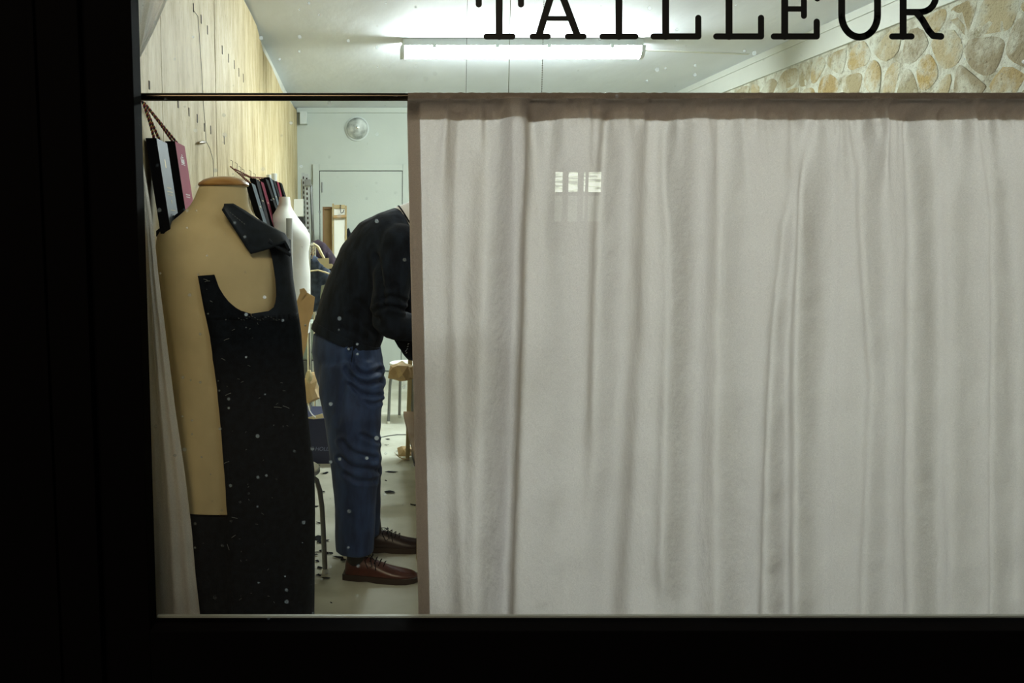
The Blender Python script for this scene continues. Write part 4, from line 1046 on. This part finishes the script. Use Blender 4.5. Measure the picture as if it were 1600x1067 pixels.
mb = MB(); P = [PZ(x, y, z) for x, y, z in ((616, 707, .07), (622, 713, .04), (630, 717, .01), (640, 718, .008))]
for a_, w_ in zip(P, (.002, .014, .02, .012)): mb.v += [a_ + Vector((0, -w_, 0)), a_ + Vector((0, w_, 0))]
mb.f = [(0, 2, 3, 1), (2, 4, 5, 3), (4, 6, 7, 5)]
o = mb.build('paper_curl', M_kraft, origin=P[2]); o.modifiers.new('t', 'SOLIDIFY').thickness = .001; tag(o, 'curled strip of kraft paper on the floor by the table leg', 'paper')
# cloth being worked on, hanging over the table edge
t = thing('tacked_cloth', PY(640, 540, 3.7), 'dark navy tacked cloth in the tailor\'s hands, hanging over the table edge', 'cloth')
A = [(609, 516), (614, 512), (640, 514), (690, 520)]; B = [(612, 524), (622, 542), (638, 560), (690, 570)]
rows = []
for i in range(13):
    u = i / 12; a = (interp([(k / 3, q[0]) for k, q in enumerate(A)], u), interp([(k / 3, q[1]) for k, q in enumerate(A)], u)); b = (interp([(k / 3, q[0]) for k, q in enumerate(B)], u), interp([(k / 3, q[1]) for k, q in enumerate(B)], u))
    rows.append([PY(lerp(a[0], b[0], k / 8), lerp(a[1], b[1], k / 8), 3.72 + .02 * sin(k * 1.1 + i * .5)) for k in range(9)])
o = sheet('cloth_panel', rows, M_wool2, t); o.modifiers.new('t', 'SOLIDIFY').thickness = .008
lm2 = MB()
for px, py in ((619, 532), (621, 531), (623, 529.5), (625, 528), (633, 549), (635, 546), (636, 542), (637, 538), (634, 552)):
    a = PY(px, py, 3.69); lm2.tube([a, a + Vector((.006, 0, .004))], .0016, 4)
lm2.build('tacking_stitches', M_shirt, t)

# ------------------------------------------------------------------ the tailor
YP = 3.46
man = thing('person', (PY(555, 900, YP).x, YP, 0), 'person bent over the table in navy sweater, blue jeans and brown lace-up shoes', 'person')
def Q(px, py, y=YP): return PY(px, py, y)
YN, YFAR = 3.33, 3.62
# --- body: one continuous skin surface
bd_ = MB()
bd_.oval([(Q(541, 560), .090, .12), (Q(548, 520), .090, .125), (Q(560, 470), .095, .135), (Q(582, 420), .11, .155), (Q(606, 380), .10, .165), (Q(628, 356), .055, .085), (Q(650, 340), .055, .06), (Q(674, 328), .052, .052)])
hc = Q(708, 330); hr = Matrix.Rotation(radians(62), 3, 'Y')
bd_.ball(hc, (.094, .076, .115), 16, hr)
bd_.ball(hc + hr @ Vector((.035, 0, -.055)), (.058, .052, .070), 12, hr)             # jaw
bd_.ball(hc + hr @ Vector((.100, 0, -.028)), (.018, .013, .020), 8, hr); bd_.ball(hc + hr @ Vector((.092, 0, -.010)), (.011, .009, .026), 8, hr)
bd_.ball(hc + hr @ Vector((.086, 0, -.065)), (.012, .024, .008), 8, hr); bd_.ball(hc + hr @ Vector((.080, 0, .02)), (.018, .05, .012), 8, hr)
for s_ in (-1, 1): bd_.ball(hc + hr @ Vector((.0, s_ * .076, -.012)), (.018, .008, .030), 8, hr)
arms = {-1: [Q(625, 388, YN - .04), Q(614, 440, YN - .09), Q(609, 502, YN - .08), Q(650, 512, YN - .02), Q(700, 520, YN + .02)],
        1: [Q(636, 380, YFAR + .02), Q(632, 440, YFAR + .08), Q(640, 500, YFAR + .08), Q(672, 512, YFAR + .02), Q(712, 516, YFAR - .06)]}
def smoothpath(P, n=5):
    out = []
    for i in range(len(P) - 1):
        p0 = P[max(i - 1, 0)]; p1 = P[i]; p2 = P[i + 1]; p3 = P[min(i + 2, len(P) - 1)]
        for k in range(n):
            t_ = k / n; out.append(.5 * ((2 * p1) + (p2 - p0) * t_ + (2 * p0 - 5 * p1 + 4 * p2 - p3) * t_ ** 2 + (3 * p1 - p0 - 3 * p2 + p3) * t_ ** 3))
    return out + [P[-1]]
def taper(P, R, n=5):
    rr = []
    for i in range(len(R) - 1): rr += [lerp(R[i], R[i + 1], k / n) for k in range(n)]
    return smoothpath(P, n), rr + [R[-1]]
for s_ in (-1, 1):
    P, R = taper(arms[s_], [.05, .045, .038, .034, .026]); bd_.tube(P[2:], R[2:], 12)
    w0 = arms[s_][-1]; dv = (arms[s_][-1] - arms[s_][-2]).normalized(); sv = Vector((0, 1, 0)); uv = dv.cross(sv).normalized()
    if uv.z > 0: uv = -uv
    bd_.ball(w0 + dv * .05, (.048, .038, .018), 10)
    for k, (off, ln) in enumerate(((-.033, .068), (-.011, .078), (.011, .073), (.032, .058))):
        b0 = w0 + dv * .075 + sv * off; b1 = b0 + dv * ln * .45 + uv * .006; b2 = b1 + dv * ln * .3 + uv * .018; b3 = b2 + dv * ln * .15 + uv * .02
        bd_.tube([b0 - dv * .02, b0, b1, b2, b3], [.0085, .0082, .0078, .0072, .005], 8)
    b0 = w0 + dv * .03 - sv * s_ * .034; bd_.tube([b0 + sv * s_ * .012, b0, b0 + dv * .028 - sv * s_ * .014 + uv * .008, b0 + dv * .05 - sv * s_ * .012 + uv * .02], [.011, .011, .010, .007], 8)
for y, (ax, ay) in ((YN, (553, 872)), (YFAR, (576, 838))):
    P, R = taper([Q(545, 560, lerp(YP, y, .6)), Q(550, 640, y), Q(553, 712, y), Q(552, 790, y), Q(ax, ay, y)], [.068, .066, .050, .040, .026]); bd_.tube(P, R, 14)
    an = Q(ax, ay, y); bd_.oval([(Vector((an.x - .015, y, .055)), .022, .022), (Vector((an.x + .05, y, .045)), .020, .024), (Vector((an.x + .13, y, .036)), .012, .022)])
body = bd_.build('body', M_skin, man); fuse(body, .0042, 2)
# --- hair
hb = MB().ball(hc + hr @ Vector((-.016, 0, .022)), (.094, .083, .108), 18, hr)
hair = hb.build('hair', M_hair, man)
hair2 = bake(hair, lambda co, n: .004 * vn(co, 60) - (.03 if (hr.transposed() @ (co - hc)).x > .055 else 0))
for s_ in (-1, 1): MB().ball(hc + hr @ Vector((.079, s_ * .030, .0)), (.011, .013, .010), 8, hr).build('eye', M_shirt, man)
# --- shirt collar
MB().oval([(Q(622, 358), .080, .105), (Q(634, 352), .083, .100), (Q(648, 343), .074, .082), (Q(668, 330), .066, .070)]).build('shirt_collar', M_shirt, man)
MB().oval([(Q(637.5, 350), .0835, .0985), (Q(639.5, 348.8), .0830, .0970)]).build('collar_stripe', M_sweater, man)
# --- sweater
sw = MB()
sw.oval([(Q(539.5, 531), .142, .175), (Q(545, 515), .143, .175), (Q(553, 485), .142, .175), (Q(566, 450), .144, .185), (Q(583, 413), .148, .205), (Q(604, 380), .134, .215), (Q(620, 362), .102, .20), (Q(632, 353), .084, .13), (Q(638, 350), .074, .085)], n=32)
for s_ in (-1, 1):
    P, R = taper(arms[s_][:4] + [arms[s_][3].lerp(arms[s_][4], .75)], [.088, .074, .062, .052, .044]); sw.tube(P, R, 16); sw.ball(arms[s_][0], .094, 12)
sw_o = sw.build('sweater', M_sweater, man)
def proj(p):
    d = Vector(p) - O0; fw = d.y * cos(TILT) - d.z * sin(TILT); return Vector((CX + F * d.x / fw, CY - F * (d.y * sin(TILT) + d.z * cos(TILT)) / fw))
def seg(p, a, b):
    ab = b - a; t_ = max(0, min(1, (p - a).dot(ab) / ab.length_squared)); return (p - a - ab * t_).length
def creases(L_, lateral=0):
    segs = []
    for ci, (pts, wd, dp_) in enumerate(L_):
        wd *= 1 + ci * 1e-4
        P = [proj(p) for p in smoothpath([Vector(p) for p in pts], 3)]
        for a, b in zip(P, P[1:]): segs.append((a, b, wd * 400, dp_ * 1.4))
    return segs
sws = creases([([Q(590, 470, YN - .14), Q(612, 462, YN - .15), Q(634, 470, YN - .12)], .007, .008), ([Q(586, 486, YN - .14), Q(608, 478, YN - .15), Q(632, 484, YN - .12)], .007, .009), ([Q(600, 450, YN - .14), Q(620, 446, YN - .15)], .007, .006),
               ([Q(560, 470, YN - .05), Q(590, 500, YN - .1)], .010, .006), ([Q(545, 490, YN - .05), Q(585, 520, YN - .06)], .010, .006), ([Q(588, 400, YN - .12), Q(597, 450, YN - .13), Q(600, 480, YN - .13)], .010, .010), ([Q(535, 510, YN - .05), Q(575, 533, YN - .05)], .008, .005)])
def swf(co, n):
    d = .0035 * vn(co, 9) + .0015 * vn(co, 30)
    if n.y > .2: return d
    pc = proj(co); hit = dict()
    for a, b, wd, dp_ in sws:
        q = seg(pc, a, b)
        if q < wd * 4:
            key = (wd, dp_); hit[key] = min(hit.get(key, 99), q)
    for (wd, dp_), q in hit.items():
        d -= dp_ * math.exp(-(q / wd) ** 2) - dp_ * .35 * math.exp(-((q - wd * 2) / wd) ** 2)
    return d
fuse(sw_o, .0075, 5, swf)
MB().oval([(Q(537.5, 534), .1435, .177), (Q(540.5, 527), .146, .180), (Q(543, 521), .145, .179)], n=40).build('waistband', M_sweater, man)
# --- jeans
jn = MB()
jn.oval([(Q(541, 520), .132, .165), (Q(541, 545), .140, .175), (Q(545, 575), .142, .180), (Q(550, 605), .132, .175), (Q(549, 630), .115, .15)], n=30)
for y, bot in ((YN, 1), (YFAR, 0)):
    ym = lerp(YP, y, .72)
    if bot: pts = [(543, 565, .112, .10, ym), (548, 610, .127, .105, ym), (551, 655, .112, .10, y), (553, 705, .100, .094, y), (555, 750, .091, .088, y), (555, 800, .082, .082, y), (554, 861, .0765, .080, y)]
    else: pts = [(545, 565, .11, .10, ym), (550, 610, .118, .105, ym), (556, 655, .100, .10, y), (562, 700, .09, .094, y), (566, 745, .080, .088, y), (568, 790, .074, .082, y), (568, 833, .072, .078, y)]
    sec = [(Q(a, b, yy), c_, d_) for a, b, c_, d_, yy in pts]
    jn.oval(sec, n=26)
jn_o = jn.build('jeans', M_denim, man)
jy = YN - .10
jns = creases([([Q(545, 548, jy - .03), Q(555, 575, jy - .03), Q(572, 585, jy - .03), Q(592, 578, jy)], .008, .010),
               ([Q(540, 575, jy - .04), Q(552, 592, jy - .03), Q(572, 600, jy - .02), Q(594, 596, jy)], .008, .010),
               ([Q(548, 600, jy - .03), Q(565, 616, jy - .02), Q(592, 618, jy)], .008, .009),
               ([Q(560, 620, jy - .02), Q(580, 632, jy), Q(594, 626, jy)], .007, .006),
               ([Q(535, 690, jy), Q(552, 708, jy), Q(585, 716, jy)], .009, .009), ([Q(532, 715, jy), Q(550, 730, jy), Q(588, 735, jy)], .009, .009), ([Q(540, 740, jy), Q(560, 752, jy), Q(585, 752, jy)], .008, .006),
               ([Q(552, 545, jy - .05), Q(549, 580, jy - .04)], .0045, .006),
               ([Q(565, 680, jy), Q(590, 690, jy)], .008, .006), ([Q(528, 660, jy), Q(540, 600, jy)], .010, .004)])
def jnf(co, n):
    d = .003 * vn(co, 8) + .0015 * vn(co, 22)
    if n.y > .2: return d
    pc = proj(co); hit = dict()
    for a, b, wd, dp_ in jns:
        q = seg(pc, a, b)
        if q < wd * 4:
            key = (wd, dp_); hit[key] = min(hit.get(key, 99), q)
    for (wd, dp_), q in hit.items():
        d -= dp_ * math.exp(-(q / wd) ** 2) - dp_ * .55 * math.exp(-((q - wd * 2) / wd) ** 2)
    return d
fuse(jn_o, .0075, 4, jnf)
# pocket edge seam
MB().tube([Q(553, 534, YN - .062), Q(551, 550, YN - .075), Q(549, 566, YN - .082)], .0016, 6).build('pocket_seam', M_wool, man)
# --- socks and shoes
def shoe(hx, y, m, length=.29, yaw=0):
    t = thing('shoe', (0, 0, 0), None, None); t.parent = man; t.location = Vector((hx, y, 0)) - man.location; t.rotation_euler.z = yaw; bpy.context.view_layer.update()
    def L_(x, yy, z): return Vector((x, yy, z))
    secs = [(0, .030, .075, .028), (.02, .036, .088, .034), (.06, .036, .094, .035), (.095, .036, .092, .036), (.13, .039, .080, .030), (.17, .044, .064, .022), (.21, .047, .054, .018), (.25, .044, .047, .015), (.28, .032, .038, .012), (.292, .016, .028, .01)]
    rings = []
    for x, hw, top, _ in secs:
        cyy = -.006 * sin(x * 12)
        ring = []
        for k in range(18):
            a = 2 * pi * k / 18; z = sin(a); ring.append(L_(x, cyy + hw * cos(a) * (1 if z < 0 else (1 - .45 * z * z) if x < .12 else (1 - .2 * z * z)), .022 + (top - .022) * max(z, 0) ** .8 if z > 0 else .022 + .004 * z))
        rings.append(ring)
    def bl(mb, name, mm, par=t, **k):
        me = bpy.data.meshes.new(name); me.from_pydata(mb.v, [], mb.f); me.update(); bm = bmesh.new(); bm.from_mesh(me); bmesh.ops.recalc_face_normals(bm, faces=bm.faces); bm.to_mesh(me); bm.free(); me.shade_smooth(); me.materials.append(mm)
        o = bpy.data.objects.new(name, me); C.objects.link(o); o.parent = par; return o
    u = bl(MB().loft(rings), 'upper', m); md = u.modifiers.new('s', 'SUBSURF'); md.levels = md.render_levels = 1
    rings = []
    for x, hw, top, _ in secs:
        cyy = -.006 * sin(x * 12); h_ = .024; z0 = .0 if x < .075 or x > .11 else .004
        if x > .24: z0 = (x - .24) * .1
        rings.append([L_(x + (.004 if x > .28 else 0) - (.004 if x == 0 else 0), cyy + (hw + .005) * sx, zz) for sx, zz in ((-1, z0), (1, z0), (1.0, h_), (-1.0, h_))])
    so = bl(MB().loft(rings), 'sole', M_sole); so.data.set_sharp_from_angle(angle=radians(40))
    lc = MB()
    for k in range(4):
        x = .105 + k * .017; z = .092 - k * .0075
        lc.tube([(x, -.030, z - .012), (x + .006, -.012, z + .001), (x + .008, .012, z + .001), (x, .030, z - .012)], .0018, 6)
    lc.tube([(.10, -.006, .098), (.085, -.035, .085), (.10, -.052, .060), (.115, -.045, .068), (.105, -.02, .094)], .0016, 6)
    lc.tube([(.10, .0, .098), (.125, -.03, .085), (.13, -.05, .055)], .0016, 6)
    lc.tube([(.10, .0, .098), (.08, .03, .088), (.10, .05, .065), (.11, .02, .094)], .0016, 6)
    bl(lc, 'laces', M_wool)
    bl(MB().oval([((.048, 0, .05), .040, .031), ((.045, 0, .10), .038, .033), ((.040, 0, .16), .036, .034)]), 'sock', M_dark)
    return t
p = PZ(540, 905, 0)
s1 = shoe(PY(539, 900, YN).x, YN - .01, M_leather, yaw=-.16)
s2 = shoe(PY(566, 860, YFAR).x, YFAR, M_leather_shade, yaw=.0)

# ------------------------------------------------------------------ floor scraps and cable
scr = [(495, 728, 16, 3), (507, 740, 14, 3), (498, 765, 10, 2), (505, 770, 8, 2), (494, 792, 8, 3), (498, 818, 10, 2), (505, 806, 5, 3), (497, 842, 20, 8), (508, 846, 14, 5), (500, 848, 10, 5), (503, 862, 10, 3), (494, 868, 8, 2), (511, 866, 6, 2), (500, 888, 12, 3), (508, 904, 16, 4), (497, 900, 10, 3), (612, 738, 22, 3), (608, 770, 18, 5), (645, 790, 12, 3), (606, 687, 8, 1.5), (604, 696, 8, 1.5), (620, 706, 4, 1), (530, 872, 22, 3), (537, 876, 14, 4), (603, 752, 6, 1), (517, 943, 5, 1), (517, 866, 10, 2), (496, 878, 6, 3)]
for i, (px, py, wp_, hp) in enumerate(scr):
    c = PZ(px, py, 0); sc_ = F / c.y; wx = wp_ / sc_ * .5; a0 = random.uniform(-.7, .7); n = 9; poly = []
    for k in range(n):
        th = 2 * pi * k / n; r_ = random.uniform(.6, 1.15)
        x = cos(th) * wx * r_; y = sin(th) * hp / sc_ * 1.6 * r_ * .8; poly.append((c.x + x * cos(a0) - y * sin(a0), c.y + x * sin(a0) + y * cos(a0), .0015 + random.uniform(0, .006)))
    mm = M_wool if i != 16 else M_wool2
    tag(MB().prism(poly, (0, 0, .0012)).build('fabric_scrap', mm, smooth=False, origin=c), 'small dark fabric offcut lying on the pale concrete floor', 'scrap', 'dark fabric offcuts on the floor')
tag(MB().tube([PZ(a, b, .004) for a, b in ((560, 690), (596, 683), (605, 681), (620, 679), (640, 679), (660, 681), (700, 690))], .0035, 8).build('floor_cable', M_greytube, origin=PZ(620, 680, 0)), 'thin grey cable lying across the floor near the back stool', 'cable')
tag(MB().tube([PZ(a, b, .003) for a, b in ((480, 866), (494, 862), (506, 862), (518, 863))], .002, 6).build('dark_thread', M_wire, origin=PZ(500, 862, 0)), 'dark thread strung among the offcuts by the stool leg', 'thread')
